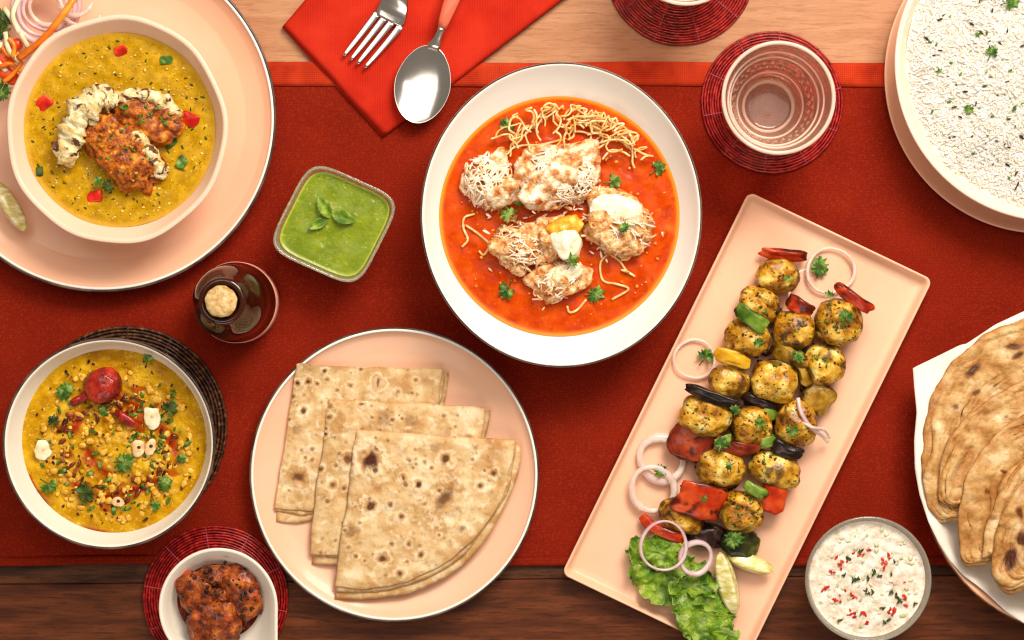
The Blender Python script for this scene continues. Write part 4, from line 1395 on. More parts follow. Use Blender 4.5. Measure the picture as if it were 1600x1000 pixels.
def on_rice(n, seed, x0, x1, y0, y1, up=.002):
    r_ = np.random.default_rng(seed)
    out = []
    while len(out) < n:
        x, y = r_.uniform(x0, x1), r_.uniform(y0, y1)
        if (x - 1644) ** 2 + (y - 99) ** 2 < 205 ** 2:
            p = W(x, y, ZG)
            p[2] = ZG + rice_z(p[None])[0] + up
            out.append(p)
    return out


bits('cumin_seeds', on_rice(80, 3, 1430, 1720, -90, 320, .0010), .00135, M_seed, 'dark cumin seeds sprinkled through the white rice', 'spice', .5, 3.0, 6)
bits('herb_flecks', on_rice(55, 4, 1430, 1720, -90, 320, .0012), .0014, M_herb, 'green herb flecks sprinkled on the white rice', 'herb', .4, 2.0, 7)
for i, (x, y, s, lb) in enumerate(((1576, 4, 17, 'coriander leaf on the rice at the top edge'), (1548, 84, 15, 'coriander leaf at the middle of the visible rice'), (1470, 112, 8, 'tiny coriander leaf on the rice near its left edge'), (1514, 170, 10, 'tiny coriander leaf low on the rice'), (1528, 52, 7, 'tiny coriander leaf on the upper part of the rice'))):
    q = W(x, y, ZG)
    leaf_sprig(x, y, ZG + rice_z(q[None])[0] + .0015, s, 70 * i, 150 + i, M_herb, lb, 'coriander on the rice')

# ================================================================== long platter with skewered vegetables
ca, cb_, cd = np.array((1170., 299.)), np.array((1458., 437.)), np.array((877., 897.))
ce = cb_ + (cd - ca)
cenp = (ca + cb_ + cd + ce) / 4
ZPF = .017
pc = W(cenp[0], cenp[1], ZPF)
half_w = np.hypot(*(cb_ - ca)) / 2
half_l = np.hypot(*(cd - ca)) / 2
ang = math.atan2(-(cb_ - ca)[1], (cb_ - ca)[0])
ang2 = math.atan2(-(cd - ca)[1], (cd - ca)[0])
sk = math.cos(ang - ang2)


def rrect(ins, z, rad=12):
    a, b, rd = R(half_w - ins, ZPF), R(half_l - ins, ZPF), R(max(4, rad - ins * .5), ZPF)
    P = []
    for q, (sx, sy) in enumerate(((1, 1), (-1, 1), (-1, -1), (1, -1))):
        for t in np.linspace(0, math.pi / 2, 9):
            th = q * math.pi / 2 + t
            P.append((sx * (a - rd) + rd * math.cos(th), sy * (b - rd) + rd * math.sin(th)))
    # subdivide long sides
    out = []
    n = len(P)
    for i in range(n):
        p0, p1 = np.array(P[i]), np.array(P[(i + 1) % n])
        out.append(p0)
        if np.hypot(*(p1 - p0)) > .02:
            for t in np.linspace(0, 1, 14)[1:-1]:
                out.append(p0 * (1 - t) + p1 * t)
    out = np.array(out)
    ex, ey = np.array((math.cos(ang), math.sin(ang))), -np.array((math.cos(ang2), math.sin(ang2)))
    xy = out[:, :1] * ex + out[:, 1:] * ey
    return np.column_stack([xy + pc[:2], np.full(len(xy), z)])


root = thing('platter', 'long rectangular peach platter carrying the grilled vegetable skewers', 'platter', (pc[0], pc[1], .003))
prof = [(30, .0036), (26, .003), (22, .0048), (8, .0085), (1.0, ZPF - .0024), (0, ZPF - .0012), (.6, ZPF - .0002), (2.2, ZPF), (3.6, ZPF - .0004), (5.2, ZPF - .0022), (7.5, ZPF - .0052), (10, .0094), (13, .0084), (24, .0079), (60, .0078)]
part('platter_body', MB().loft([rrect(i, z) for i, z in prof]), M_peach, root)

M_mush = mat('grilled_mushroom', [(.15, c('#5e3205')), (.42, c('#ac6e0e')), (.62, c('#d29c28')), (.85, c('#f2d070'))], bs=85, bdet=6, rough=.36, coat=.35, rand=True,
             layers=[('n', 60, .58, .76, al(c('#7b4a0e'), .8), 4), ('n', 330, .59, .64, al(c('#241006'), .9), 2), ('n', 240, .63, .72, al(c('#2c1506'), .9), 3), ('n', 120, .63, .70, al(c('#6d6a18'), .5), 3), ('a', 'k', al(c('#361806'), .85))], bump=.7, bscale=190, bdist=.0025)
M_mushpale = mat('pale_grilled_mushroom', [(.15, c('#804c0a')), (.42, c('#c48a1e')), (.62, c('#e2b644')), (.85, c('#fae698'))], bs=85, bdet=6, rough=.36, coat=.35, rand=True,
                 layers=[('n', 60, .60, .78, al(c('#96601a'), .8), 4), ('n', 330, .61, .66, al(c('#241006'), .9), 2), ('n', 240, .65, .73, al(c('#2c1506'), .9), 3), ('n', 110, .62, .70, al(c('#78751c'), .5), 3), ('a', 'k', al(c('#46220a'), .8))], bump=.7, bscale=190, bdist=.0025)
M_pep_red = mat('grilled_red_pepper', [(.2, c('#8e1c06')), (.5, c('#bc320c')), (.85, c('#d85a24'))], bs=60, rough=.28, coat=.4, rand=True, layers=[('n', 110, .66, .76, al(c('#300a04'), .9), 3), ('a', 'k', al(c('#260a04'), .85))], bump=.3, bscale=180)
M_pep_brown = mat('charred_red_pepper', [(.2, c('#4a1408')), (.5, c('#8c2c10')), (.85, c('#b84a20'))], bs=60, rough=.3, coat=.35, rand=True, layers=[('n', 130, .60, .72, al(c('#1f0803'), .9), 3), ('a', 'k', al(c('#260a04'), .85))], bump=.4, bscale=180)
M_pep_yel = mat('grilled_yellow_pepper', [(.2, c('#c98a08')), (.5, c('#e6ac16')), (.85, c('#f2c840'))], bs=60, rough=.28, coat=.4, layers=[('n', 110, .66, .76, al(c('#7a4208'), .8), 3), ('a', 'k', al(c('#260a04'), .85))], bump=.3, bscale=180)
M_pep_grn = mat('grilled_green_pepper', [(.2, c('#3d5c10')), (.5, c('#6d8c28')), (.85, c('#a5b95a'))], bs=60, rough=.28, coat=.4, rand=True, layers=[('n', 110, .66, .76, al(c('#222f08'), .8), 3), ('a', 'k', al(c('#260a04'), .85))], bump=.3, bscale=180)
M_char = mat('charred_aubergine', [(.25, c('#120a08')), (.55, c('#2a1a16')), (.85, c('#5a4236'))], bs=80, rough=.3, coat=.4, rand=True, layers=[('n', 100, .66, .76, al(c('#6b5a2c'), .7), 3), ('a', 'k', al(c('#260a04'), .85))], bump=.4, bscale=180)
M_zuc = mat('grilled_squash', [(.2, c('#6a4a0c')), (.5, c('#a67a1e')), (.85, c('#c9a548'))], bs=80, rough=.3, coat=.4, rand=True, layers=[('n', 120, .60, .72, al(c('#2f1d06'), .9), 3), ('a', 'k', al(c('#260a04'), .85))], bump=.4, bscale=180)

ZB = .0082
mush = [(1214, 431, 34, 28, 0, 0, .5, 'mushroom at the top left end of the skewers, under the first red strip'), (1188, 475, 33, 26, -20, 0, .6, 'second mushroom from the top left, between top one and green pepper'),
        (1168, 527, 37, 31, -10, 1, .55, 'mushroom just under the green pepper strip'), (1240, 517, 33, 32, 0, 0, .6, 'round mushroom in the middle below the small red pepper piece'),
        (1311, 503, 38, 37, 0, 0, .7, 'large brown mushroom at the top right of the skewers, with herb on it'), (1289, 570, 31, 33, 10, 1, .6, 'mushroom at the right, below the large brown one'),
        (1139, 597, 32, 26, -8, 1, .5, 'mushroom below the yellow pepper'), (1210, 597, 37, 33, -20, 1, .75, 'plump pale mushroom at the very centre of the platter'),
        (1101, 649, 42, 31, -18, 1, .6, 'oval mushroom at the left edge of the skewers with dark peel above'), (1174, 666, 32, 32, 0, 0, .6, 'mushroom between the oval left one and the onion strip'),
        (1243, 662, 34, 36, 0, 0, .55, 'mushroom under the purple onion strip at the right'), (1127, 732, 39, 29, -6, 1, .65, 'yellowish mushroom left of centre above the big red pepper'),
        (1212, 733, 42, 28, -14, 1, .5, 'mushroom at the right above the right red pepper piece'), (1158, 798, 34, 33, 0, 0, .65, 'lowest mushroom, right of the big red pepper'), (1064, 806, 36, 26, -20, 0, .35, 'brown mushroom half under the big red pepper')]
for i, (x, y, rx, ry, r0, pale, hz, lb) in enumerate(mush):
    rz = R(min(rx, ry)) * .88
    z = ZB + rz * .9 + (hz - .35) * .012
    fold = (lambda P: -1.6 * np.exp(-((P[:, 0] * .5 + P[:, 1] - .2) / .09) ** 2) * (P[:, 2] > .2)) if i % 4 == 1 else None
    one('grilled_mushroom', blob(MB(), x, y, z, rx, ry, rz, r0, .88, .10, 110, 200 + i, nu=72, nv=44, octv=4, dent=fold, char=.02, low=.10), M_mushpale if pale else M_mush, lb, 'mushroom', 'mushrooms on the skewers')

fl_g, fl_d = [], []
rf = np.random.default_rng(77)
for (x, y, rx, ry, r0, pale, hz, lb) in mush:
    rz = R(min(rx, ry)) * .88
    z = ZB + rz * .9 + (hz - .35) * .012
    for q in range(26):
        a_, d_ = rf.uniform(0, 6.28), math.sqrt(rf.uniform(0, .75))
        cx_, cy_ = d_ * math.cos(a_), d_ * math.sin(a_)
        w_ = math.radians(r0)
        p = W(x + rx * cx_ * math.cos(w_) - ry * cy_ * math.sin(w_), y - (rx * cx_ * math.sin(w_) + ry * cy_ * math.cos(w_)), z + rz * math.sqrt(1 - d_ * d_) * .98)
        (fl_g if q % 3 else fl_d).append(p)
bits('herb_flecks', fl_g, .0013, M_herb, 'chopped green herb flecks stuck over the grilled mushrooms', 'herb', .4, 2.0, 51)
gap = []
for (xa, ya, xb, yb) in ((1205, 455, 1060, 800), (1245, 500, 1120, 820), (1300, 530, 1200, 780), (1230, 470, 1170, 640)):
    for q in range(26):
        u_ = rf.uniform(0, 1)
        gap.append(W(xa + (xb - xa) * u_ + rf.normal(0, 13), ya + (yb - ya) * u_ + rf.normal(0, 6), ZB + .004 + rf.uniform(0, .008)))
bits('charred_scraps', gap, .0038, mat('charred_onion_scrap', [(.2, c('#1c0d06')), (.5, c('#4a2a10')), (.8, c('#8a5c22'))], bs=70, rough=.35, coat=.4), 'charred onion and spice scraps filling gaps between the skewered pieces', 'spice', .5, 1.7, 53)
bits('char_flecks', fl_d, .0013, M_seed, 'black char and spice flecks over the grilled mushrooms', 'spice', .4, 1.6, 52)

pieces = [  # name, px, py, rx, ry, thickness, rot, z, material, bend, tilt, label, category
    ('pepper_strip', 1224, 398, 35, 9, .005, -7, .020, M_pep_red, .6, (35, 0), 'red pepper strip at the very top left of the skewers', 'pepper'),
    ('pepper_piece', 1250, 481, 22, 12, .005, -32, .033, M_pep_red, .8, (20, 0), 'small glossy red pepper piece above the round middle mushroom', 'pepper'),
    ('pepper_strip', 1334, 468, 36, 10, .005, -36, .036, M_pep_red, .6, (25, 0), 'red pepper strip with charred tip at the top right of the skewers', 'pepper'),
    ('pepper_strip', 1175, 499, 28, 12, .004, -36, .042, M_pep_grn, .7, (12, 0), 'green pepper strip on the left skewer', 'pepper'),
    ('pepper_piece', 1146, 560, 29, 12, .005, -18, .036, M_pep_yel, .6, (20, 0), 'yellow pepper piece on the left skewer', 'pepper'),
    ('squash_slice', 1237, 562, 34, 16, .006, -28, .030, M_zuc, .8, (40, 0), 'browned squash slice behind the plump central mushroom', 'squash'),
    ('squash_slice', 1256, 578, 14, 26, .006, 20, .026, M_zuc, .4, (0, 35), 'narrow browned squash slice right of the plump central mushroom', 'squash'),
    ('squash_piece', 1278, 622, 26, 22, .007, -38, .024, M_zuc, .4, (0, 10), 'square browned squash piece at the right edge of the skewers', 'squash'),
    ('aubergine_slice', 1117, 622, 44, 10, .005, -18, .040, M_char, .5, (40, 0), 'dark aubergine peel above the oval left mushroom', 'aubergine'),
    ('aubergine_slice', 1187, 632, 30, 13, .006, -20, .028, M_char, .8, (40, 0), 'dark slice under the plump central mushroom', 'aubergine'),
    ('pepper_piece', 1204, 640, 13, 18, .005, 20, .027, M_pep_grn, .5, (0, 30), 'olive green pepper piece right of the dark central slice', 'pepper'),
    ('pepper_piece', 1078, 690, 33, 27, .006, -28, .022, M_pep_brown, .4, (0, -8), 'dull dark red pepper piece under the oval left mushroom', 'pepper'),
    ('pepper_strip', 1152, 699, 33, 13, .006, -16, .034, M_pep_brown, .8, (35, 0), 'dark red pepper strip above the yellowish mushroom', 'pepper'),
    ('aubergine_slice', 1231, 706, 27, 12, .005, -22, .034, M_char, .5, (30, 0), 'dark peel strip below the mushroom with the purple onion', 'aubergine'),
    ('pepper_piece', 1198, 690, 15, 10, .005, 10, .032, M_pep_grn, .5, (20, 0), 'small green pepper piece beside the lower dark peel strip', 'pepper'),
    ('pepper_piece', 1094, 783, 38, 27, .006, -20, .036, M_pep_red, .5, (8, 6), 'big bright red pepper square at the lower left of the skewers', 'pepper'),
    ('pepper_piece', 1211, 775, 20, 26, .006, -16, .026, M_pep_red, .4, (0, 12), 'bright red pepper piece at the lower right of the skewers', 'pepper'),
    ('pepper_strip', 1181, 767, 20, 9, .004, -30, .040, M_pep_grn, .6, (20, 0), 'light green pepper strip right above the lowest mushroom', 'pepper'),
    ('pepper_strip', 1012, 817, 15, 8, .004, -45, .016, M_pep_red, .4, (10, 0), 'small red pepper tip at the top left of the lettuce', 'pepper'),
    ('pepper_strip', 1042, 834, 30, 8, .004, -22, .026, M_pep_red, .5, (10, 0), 'thin red pepper strip inside the onion ring over the lettuce', 'pepper'),
    ('aubergine_slice', 1102, 836, 30, 18, .008, -10, .018, M_char, .4, (0, 0), 'black charred piece between lettuce and lowest mushroom', 'aubergine'),
    ('pepper_piece', 1157, 848, 26, 22, .007, -12, .020, mat('dark_olive_pepper', [(.25, c('#1c200a')), (.55, c('#3a3c14')), (.85, c('#6a6a2c'))], bs=80, rough=.3, coat=.4, bump=.4, bscale=180), .4, (0, 0), 'dark olive pepper piece under the lowest mushroom', 'pepper'),
    ('squash_slice', 1132, 690, 14, 9, .004, 20, .036, M_pep_grn, .4, (0, 0), 'small green scrap left of the dark red pepper strip', 'squash'),
    ('aubergine_slice', 1140, 633, 16, 14, .006, 0, .022, M_char, .4, (0, 0), 'small dark scrap between left oval mushroom and centre', 'aubergine'),
    ('aubergine_slice', 1262, 545, 18, 12, .006, -40, .020, M_char, .4, (0, 0), 'small dark scrap between the right mushrooms', 'aubergine'),
]
for i, (nm, x, y, rx, ry, th, r0, z, mt, bd, tl, lb, ct) in enumerate(pieces):
    one(nm, blob(MB(), x, y, z, rx, ry, th * .62, r0, .55, .12, 150, 300 + i, bend=bd * 1.5, tilt=tl, nu=52, nv=22, octv=4, char=.10, low=.22), mt, lb, ct, ct + ' on the skewers')

onion_ring(1298, 423, .0125, 36, 5, 'onion ring at the top right of the platter with herb inside', 1, group='onion rings on the platter')
onion_ring(1085, 561, .0120, 31, 4.5, 'onion ring at the left edge of the platter with herb inside', 2, group='onion rings on the platter')
onion_ring(1034, 717, .0125, 34, 13, 'thick onion ring overlapping the one below it, at the lower left of the platter', 3, group='onion rings on the platter')
onion_ring(1020, 764, .0165, 34, 10, 'onion ring leaning below the thick onion ring', 4, tilt=(6, 0), group='onion rings on the platter')
onion_ring(1037, 853, .0400, 37, 5, 'thin purple edged onion ring lying over the lettuce and red strip', 5, purple=True, group='onion rings on the platter')
onion_ring(1087, 872, .0350, 25, 8, 'small onion ring right of the thin one on the lettuce', 6, purple=True, tilt=(4, 8), group='onion rings on the platter')
onion_ring(1268, 455, .0200, 36, 5, 'curved onion strip between the red strip and upper onion ring', 7, a0=100, a1=215, tilt=(0, 10), group='onion strips on the platter', name='onion_strip')
one('onion_strip', strand(MB(), [(1247, 622, .040), (1252, 645, .044), (1266, 667, .040), (1284, 680, .030), (1293, 690, .016)], R(3.2), 8, 7, .8), M_onionpurple, 'purple onion strip curling over the right mushroom', 'onion')
one('onion_strip', strand(MB(), [(1254, 660, .042), (1270, 668, .042), (1288, 672, .03), (1296, 684, .02)], R(2.6), 8, 7, .8), M_onion, 'pale onion strip tail beside the purple onion strip', 'onion')
for i, (x, y, s, r0, z, lb) in enumerate(((1279, 418, 21, 70, .012, 'coriander sprig inside the upper right onion ring'), (1102, 559, 20, 60, .012, 'coriander leaf inside the left onion ring'), (1322, 496, 17, 100, .054, 'coriander leaf on the large brown mushroom'),
                                          (1033, 736, 17, 150, .018, 'coriander sprig between the two overlapping onion rings'), (1297, 463, 13, 100, .036, 'small coriander leaf left of the top right red strip'), (1246, 556, 14, -40, .040, 'coriander sprig on the browned squash slice'),
                                          (1147, 642, 15, 30, .044, 'coriander leaf at the right end of the oval left mushroom'), (1188, 664, 13, 100, .050, 'coriander leaf on the mushroom left of the onion strip'), (1126, 697, 15, 80, .042, 'coriander leaf above the yellowish mushroom'),
                                          (1142, 726, 12, 200, .050, 'small coriander leaf on the yellowish mushroom'), (1098, 778, 11, -30, .045, 'tiny coriander leaf on the big red pepper square'), (1238, 672, 14, 250, .048, 'coriander leaf low on the right mushroom'), (1145, 842, 21, 20, .032, 'coriander sprig on the dark olive pepper piece'), (1232, 437, 11, 120, .046, 'tiny coriander leaf on the top left mushroom'), (1186, 535, 12, 220, .048, 'tiny coriander leaf on the mushroom under green pepper'))):
    leaf_sprig(x, y, z, s, r0, 170 + i, M_herb, lb, 'coriander on the skewers', 5 if i in (0, 3, 12) else 3)
lime_wedge(1137, 911, .024, 50, 21, -76, 'upright lime wedge right of the lettuce', 0, -22)
lime_wedge(1172, 881, .017, 38, 19, -18, 'pale lime wedge under the dark olive pepper piece', 0, 26)

M_lettuce = mat('frilled_lettuce', [(.2, c('#3f6409')), (.45, c('#6c9018')), (.7, c('#98b436')), (.9, c('#cfd97c'))], bs=75, rough=.4, coat=.15, layers=[('a', 'm', al(c('#cfe08a'), .45)), ('a', 'k', al(c('#35620e'), .6))], bump=.6, bscale=170, bdist=.002, sss=.1, sssr=(.3, 1, .1))
let = thing('lettuce', 'frilly green lettuce leaves at the lower end of the platter', 'lettuce', W(1065, 920, ZB))


def frill(px, py, rx, ry, rot, z, seed, up=.012):
    nr, nt = 60, 300
    mb = MB()
    L, ms, ks = [], [], []
    t = np.arange(nt) * 2 * math.pi / nt
    M = rmat(math.radians(rot))
    for i in range(nr):
        q = (i + .5) / nr
        cs = np.column_stack([np.cos(t) * 2, np.sin(t) * 2, np.full(nt, q * 1.3)])
        e = 1 + .22 * fbm(cs, .9, 3, seed) * q
        P = np.column_stack([np.cos(t) * q * e * R(rx), np.sin(t) * q * e * R(ry), np.zeros(nt)])
        A = q ** 1.3
        fx, fy = fbm(P, 95, 2, seed + 11), fbm(P, 95, 2, seed + 12)
        rum = fbm(P, 75, 2, seed + 2)
        fine = fbm(P, 210, 3, seed + 3)
        z_ = up * (.3 + .5 * q * q) * (.6 + .6 * fbm(cs, .7, 2, seed + 1)) + A * (.0075 * rum + (.0040 + .0035 * sstep(.7, 1, q)) * fine) + .005 * (1 - q)
        P[:, 0] += A * (.0045 * fx + .0016 * fine)
        P[:, 1] += A * (.0045 * fy + .0025 * sstep(.6, 1, q) * fbm(P, 240, 2, seed + 33))
        P[:, 2] = z_
        P = P @ M.T + W(px, py, z)
        P[:, 2] = np.maximum(P[:, 2], ZB + .0008 + .0006 * q)
        L.append(P)
        ms.append(np.clip(sstep(.1, .7, fbm(P, 110, 3, seed + 21)) + sstep(.93, 1, q) * .6, 0, 1))
        ks.append(sstep(.1, .6, fbm(P, 60, 2, seed + 5)) * .8)
    mb.loft(L, True, False, m=ms, k=ks)
    o = part('leaf', mb, M_lettuce, let)
    solidify(o, .0005, 0)


frill(1036, 893, 60, 48, -38, ZB + .004, 3)
frill(1094, 951, 62, 42, -42, ZB + .009, 5)
frill(1030, 862, 40, 30, 10, ZB + .013, 7, .010)
frill(1092, 912, 30, 24, -25, ZB + .010, 9, .010)
frill(1108, 985, 46, 30, -30, ZB + .012, 12, .012)

# ================================================================== glass bowl of raita
ZR, ZW = .050, .043
cw = W(1357, 906, ZR)
root = thing('raita_bowl', 'round clear glass bowl of white raita at the lower right', 'bowl', (cw[0], cw[1], .0005))
ro = R(99, ZR)
prof = [(.50, .0012), (.56, .0004), (.60, .002), (.78, .014), (.93, .034), (.995, ZR - .002), (1.0, ZR - .001), (.99, ZR), (.962, ZR), (.952, ZR - .001), (.93, ZR - .004), (.87, .034), (.74, .018), (.55, .008), (.3, .007)]
part('glass_body', MB().loft([ring(cw, ro * a, ro * a, z, 96) for a, z in prof]), mat('smoky_clear_glass', c('#e6dcc8'), rough=.08, trans=.72, ior=1.47), root)
M_raita = mat('white_raita', [(.2, c('#dccab0')), (.5, c('#f0e2d0')), (.8, c('#faf3e8'))], bs=130, rough=.3, coat=.25, sss=.1,
              layers=[('n', 190, .60, .72, al(c('#c9b894'), .8), 3), ('n', 130, .62, .74, al(c('#b3b083'), .6), 3), ('n', 110, .66, .76, al(c('#e8a890'), .6), 3)], bump=.8, bscale=220, bdist=.002)
rw = ro * .918
mb = disc(MB(), cw, rw, rw, ZW, 45, 130, .0016, 170, 12)
# closed below so that the yoghurt has a body
mb.loft([ring(cw, rw, rw, ZW + .0006, 130), ring(cw, rw * .93, rw * .93, .034, 130), ring(cw, rw * .78, rw * .78, .018, 130), ring(cw, rw * .57, rw * .57, .0095, 130)], False, True)
one('raita', mb, M_raita, 'white yoghurt raita with chopped vegetables in the round glass bowl', 'raita')
rp = np.random.default_rng(14)
pr, pd = [], []
for (x, y, n, s) in ((1313, 880, 9, 8), (1342, 866, 4, 8), (1385, 874, 8, 12), (1380, 888, 3, 5), (1310, 936, 6, 10), (1335, 933, 5, 8), (1330, 960, 7, 9), (1349, 961, 6, 6), (1354, 972, 4, 6), (1393, 955, 10, 8), (1414, 932, 5, 6), (1416, 945, 3, 4), (1357, 858, 2, 3), (1301, 893, 3, 4), (1416, 909, 1, 2), (1321, 923, 2, 2), (1290, 920, 3, 5)):
    for _ in range(n):
        pr.append(W(x + rp.normal(0, s * .5), y + rp.normal(0, s * .38), ZW + .0010))
for (x, y) in ((1317, 899), (1333, 908), (1337, 905), (1343, 863), (1348, 862), (1363, 892), (1368, 895), (1357, 902), (1375, 901), (1352, 920), (1358, 928), (1363, 925), (1392, 924), (1401, 930), (1398, 878), (1393, 896), (1313, 970), (1429, 942), (1381, 972), (1389, 969), (1405, 938), (1380, 949), (1327, 872)):
    for _ in range(2):
        pd.append(W(x + rp.normal(0, 1.6), y + rp.normal(0, 1.4), ZW + .0014))
bits('chilli_flakes', pr, .0013, M_redbit, 'red chilli flakes scattered over the raita', 'chilli', .4, 1.9, 15)
bits('cumin_seeds', pd, .0015, M_herbdark, 'dark cumin seeds and herb scraps on the raita', 'spice', .4, 2.6, 16)
bits('vegetable_bits', scatter(110, 1357, 906, 82, 82, ZW - .0003, 17), .0019, mat('pale_cucumber', [(.3, c('#b9bf8e')), (.6, c('#e3dcc0')), (.85, c('#eab6a4'))], bs=60, rough=.3), 'pale chopped cucumber bits in the raita', 'vegetable', .6, 1.4, 18)

# ================================================================== basket of parathas, lined with paper
ZR = .040
bc = W(1693, 738, ZR)
rbk = R(253, ZR)
root = thing('bread_basket', 'round peach bread basket lined with white paper at the right edge', 'basket', (bc[0], bc[1], .0005))
prof = [(.60, .0012), (.66, .0005), (.70, .003), (.86, .014), (.985, ZR - .003), (1.0, ZR - .001), (.997, ZR), (.985, ZR), (.975, ZR - .001), (.93, ZR - .008), (.84, .016), (.66, .008), (.3, .007)]
part('basket_body', MB().loft([ring(bc, rbk * a, rbk * a, z, 128) for a, z in prof]), M_peach, root)
M_brownband = mat('brown_woven_band', [(.3, c('#6a3a1c')), (.7, c('#a86a3c'))], bs=90, rough=.5, bump=.5, bscale=400)
mb = MB()
mb.tube(ring(bc, rbk * .999, rbk * .999, ZR - .0012, 180), .0011, 8, closed=True)
part('rim_band', mb, M_brownband, root)
# paper liner: a crumpled round sheet whose corner sticks out over the rim
M_paper = mat('white_paper', [(.3, c('#ece2d4')), (.7, c('#f8f2e8'))], bs=30, rough=.7, bump=.08, bscale=90)
edge_px = [(1700, 468), (1640, 474), (1600, 486), (1555, 507), (1510, 537), (1500, 539), (1468, 555), (1426, 575), (1428, 600), (1432, 645), (1431, 654), (1428, 690), (1429, 730), (1436, 772), (1450, 815), (1466, 848), (1484, 876), (1506, 900), (1530, 917), (1545, 930), (1572, 956), (1600, 974), (1640, 992), (1700, 1004), (1800, 990), (1900, 920), (1955, 800), (1945, 640), (1880, 530), (1800, 480)]
E_ = np.array(edge_px, float)
n = 240
cum = np.r_[0, np.cumsum(np.hypot(*np.diff(np.vstack([E_, E_[:1]]), axis=0).T))]
tt = np.linspace(0, cum[-1], n, endpoint=False)
EE = np.vstack([E_, E_[:1]])
Eo = np.stack([np.interp(tt, cum, EE[:, 0]), np.interp(tt, cum, EE[:, 1])], 1)
ctr = np.array((1693., 738.))
L = []
for q in (.25, .5, .6, .66, .71, .76, .80, .84, .87, .90, .92, .94, .955, .97, .985, 1.0):
    P = ctr + (Eo - ctr) * q
    d = np.hypot(*(P - ctr).T) / 253
    zc = np.interp(d, [0, .62, .80, .90, .955, 1.0, 1.02, 1.2], [.0105, .0110, .0185, .031, ZR + .0018, ZR + .0030, ZR + .0026, ZR - .004])
    V = np.array([W(x, y, z_) for (x, y), z_ in zip(P, zc)])
    V[:, 2] += .0010 * np.abs(fbm(V, 50, 3, 4)) + .0012 * np.abs(fbm(V, 26, 2, 8))
    L.append(V)
mb = MB().loft(L, True, False)
o = one('paper_liner', mb, M_paper, 'white paper liner in the bread basket with one corner sticking out', 'paper')
solidify(o, .0003, 0)

M_paratha = mat('flaky_paratha', [(.2, c('#a8743a')), (.45, c('#ca9c5e')), (.7, c('#deb982')), (.9, c('#f0d8aa'))], bs=60, bdet=6, rough=.5, coat=.12, rand=True,
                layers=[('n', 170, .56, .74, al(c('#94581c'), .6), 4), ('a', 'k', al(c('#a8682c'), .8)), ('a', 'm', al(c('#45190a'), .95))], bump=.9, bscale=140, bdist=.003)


def paratha_sheet(outline, pole, z, seed, spots, amp=.0014, zt=0.0, shr=1.0, flakes=1.45):
    E0 = np.array(outline, float)
    cum = np.r_[0, np.cumsum(np.hypot(*np.diff(E0, axis=0).T))]
    nt, nr = 190, 120
    tt = np.linspace(0, cum[-1], nt)
    O = np.stack([np.interp(tt, cum, E0[:, 0]), np.interp(tt, cum, E0[:, 1])], 1)
    for _ in range(6):
        O[1:-1] = (O[:-2] + 2 * O[1:-1] + O[2:]) / 4
    rs = 1 - (1 - np.linspace(0, 1, nr)) ** 1.0
    rs = .12 + .88 * rs
    pole = np.array(pole, float)
    P2 = (pole + (O[None] - pole) * rs[:, None, None] * shr).reshape(-1, 2)
    rr = np.repeat(rs, nt)
    tpar = np.tile(np.linspace(0, 1, nt), nr)
    q = np.column_stack([P2, P2[:, 0] * 0])
    P2 = P2 + np.stack([2.0 * fbm(q, .035, 2, seed), 2.0 * fbm(q, .035, 2, seed + 1)], 1)
    ln = np.hypot(*(O - pole).T)
    dist = (1 - rr) * np.tile(ln, nr)
    warp = dist + 9 * fbm(q, .02, 2, seed + 2)
    fl = fbm(np.column_stack([warp * .15, tpar * 2.6, tpar * 0]), 1, 3, seed + 3)
    dent = np.minimum(tpar, 1 - tpar) * cum[-1]
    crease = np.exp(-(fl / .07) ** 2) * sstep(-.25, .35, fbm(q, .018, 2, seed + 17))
    fl = fl * sstep(-.35, .5, fbm(q, .014, 2, seed + 13)) + .35 * fbm(q, .07, 3, seed + 14)
    zz = z + amp * fbm(q, .02, 3, seed + 4) + .0019 * flakes * fl + zt * dist - .0014 * np.exp(-dist / 2) - .0014 * np.exp(-dent / 2) - .0013 * crease
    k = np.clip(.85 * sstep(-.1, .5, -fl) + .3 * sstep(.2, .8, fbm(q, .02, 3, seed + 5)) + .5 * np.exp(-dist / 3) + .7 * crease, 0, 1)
    m = np.zeros(len(q))
    r_ = np.random.default_rng(seed)
    sp_ = list(spots)
    for _ in range(26):
        i = r_.integers(0, len(q))
        sp_.append((q[i, 0], q[i, 1], r_.uniform(1.5, 4), r_.uniform(.2, .6), 1.6, r_.uniform(0, 3)))
    wob = 1 + .3 * fbm(q, .14, 2, seed + 6)
    for x, y, r0, st, asp, ta in sp_:
        dx, dy = q[:, 0] - x, q[:, 1] - y
        u, v = dx * math.cos(ta) + dy * math.sin(ta), (-dx * math.sin(ta) + dy * math.cos(ta)) * asp
        dd = np.hypot(u, v) / (r0 * wob)
        m = np.maximum(m, st * sstep(1.2, .55, dd))
        k = np.maximum(k, .8 * st * sstep(1.9, .8, dd))
    V = np.array([W(a, b, c_) for (a, b), c_ in zip(P2, zz)])
    f = [(i * nt + j, i * nt + j + 1, (i + 1) * nt + j + 1, (i + 1) * nt + j) for i in range(nr - 1) for j in range(nt - 1)]
    return MB().add(V, f, m, k)


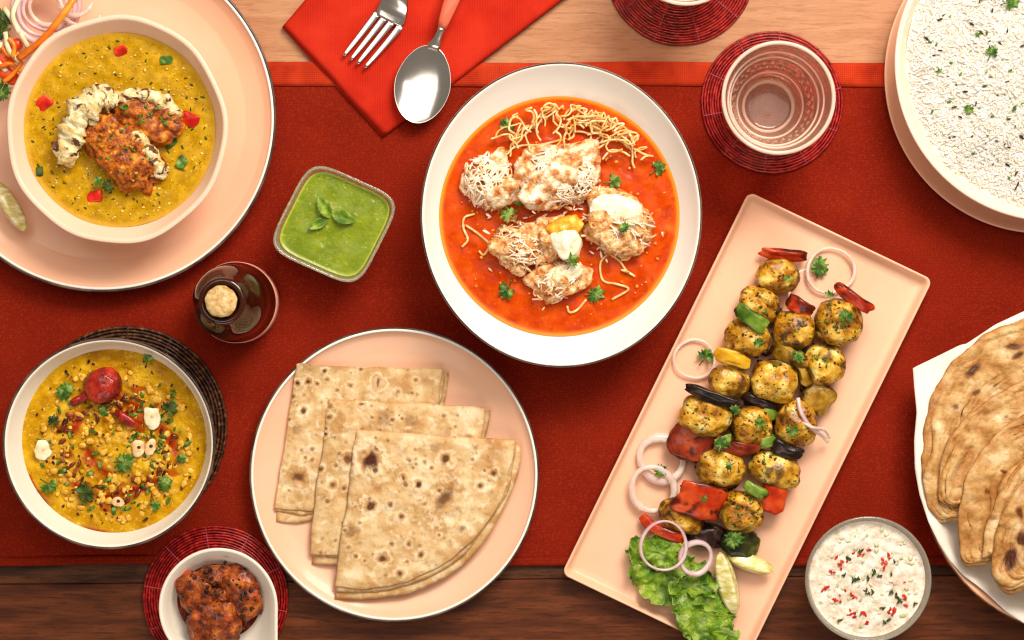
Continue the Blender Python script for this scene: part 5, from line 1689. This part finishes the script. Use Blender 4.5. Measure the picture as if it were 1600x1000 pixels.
par = [('hindmost folded paratha along the upper left of the basket', [(1760, 474), (1680, 478), (1600, 497), (1540, 523), (1490, 565), (1456, 618), (1443, 680), (1441, 742), (1450, 792), (1466, 810), (1500, 804)], (1690, 740), .046,
        [(1520, 578, 15, .95, 2.4, -.75), (1582, 541, 15, .9, 2.4, .05), (1590, 556, 10, .9, 2.0, -.5), (1527, 613, 7, .8, 1.8, -.6), (1492, 636, 6, .7, 1.4, 1.2)]),
       ('second folded paratha from the upper left in the basket', [(1760, 560), (1680, 566), (1610, 588), (1550, 622), (1510, 652), (1482, 690), (1468, 735), (1466, 782), (1480, 786), (1500, 784), (1522, 776)], (1690, 760), .051, [(1500, 760, 4, .5, 1.2, 0)]),
       ('third folded paratha from the upper left in the basket', [(1770, 600), (1690, 610), (1625, 634), (1570, 668), (1532, 706), (1508, 752), (1498, 808), (1502, 868), (1508, 880), (1536, 876), (1560, 866)], (1700, 790), .056,
        [(1566, 737, 5, .9, 1.4, .2), (1543, 770, 4, .7, 1, 0), (1555, 810, 4, .6, 1, 0)]),
       ('thin inner folded paratha between the third and the front one', [(1780, 650), (1700, 662), (1640, 690), (1590, 730), (1558, 776), (1542, 826), (1536, 872)], (1700, 800), .0605, [(1552, 808, 5, .6, 1, 0)]),
       ('front folded paratha with large dark blisters in the basket', [(1790, 690), (1700, 700), (1640, 722), (1596, 756), (1568, 800), (1553, 850), (1551, 895), (1562, 916), (1573, 924), (1600, 914), (1680, 906), (1780, 880)], (1690, 810), .066,
        [(1580, 872, 20, 1.0, 1.7, 1.5), (1596, 842, 13, .95, 1.4, 1.2), (1593, 802, 10, .9, 2.0, 1.3), (1640, 860, 14, .9, 1.5, .5)])]
for i, (lb, ol, pole, z, sp_) in enumerate(par):
    t = thing('paratha', lb, 'bread', W(1600, 760, z - .004), 'folded parathas in the basket')
    o = part('fold', paratha_sheet([(x + 3, y + 5) for x, y in ol], pole, z - .0032, 500 + 10 * i, (), shr=1.008), M_paratha, t)
    solidify(o, .0014)
    o = part('fold', paratha_sheet(ol, pole, z, 505 + 10 * i, sp_), M_paratha, t)
    solidify(o, .0016)
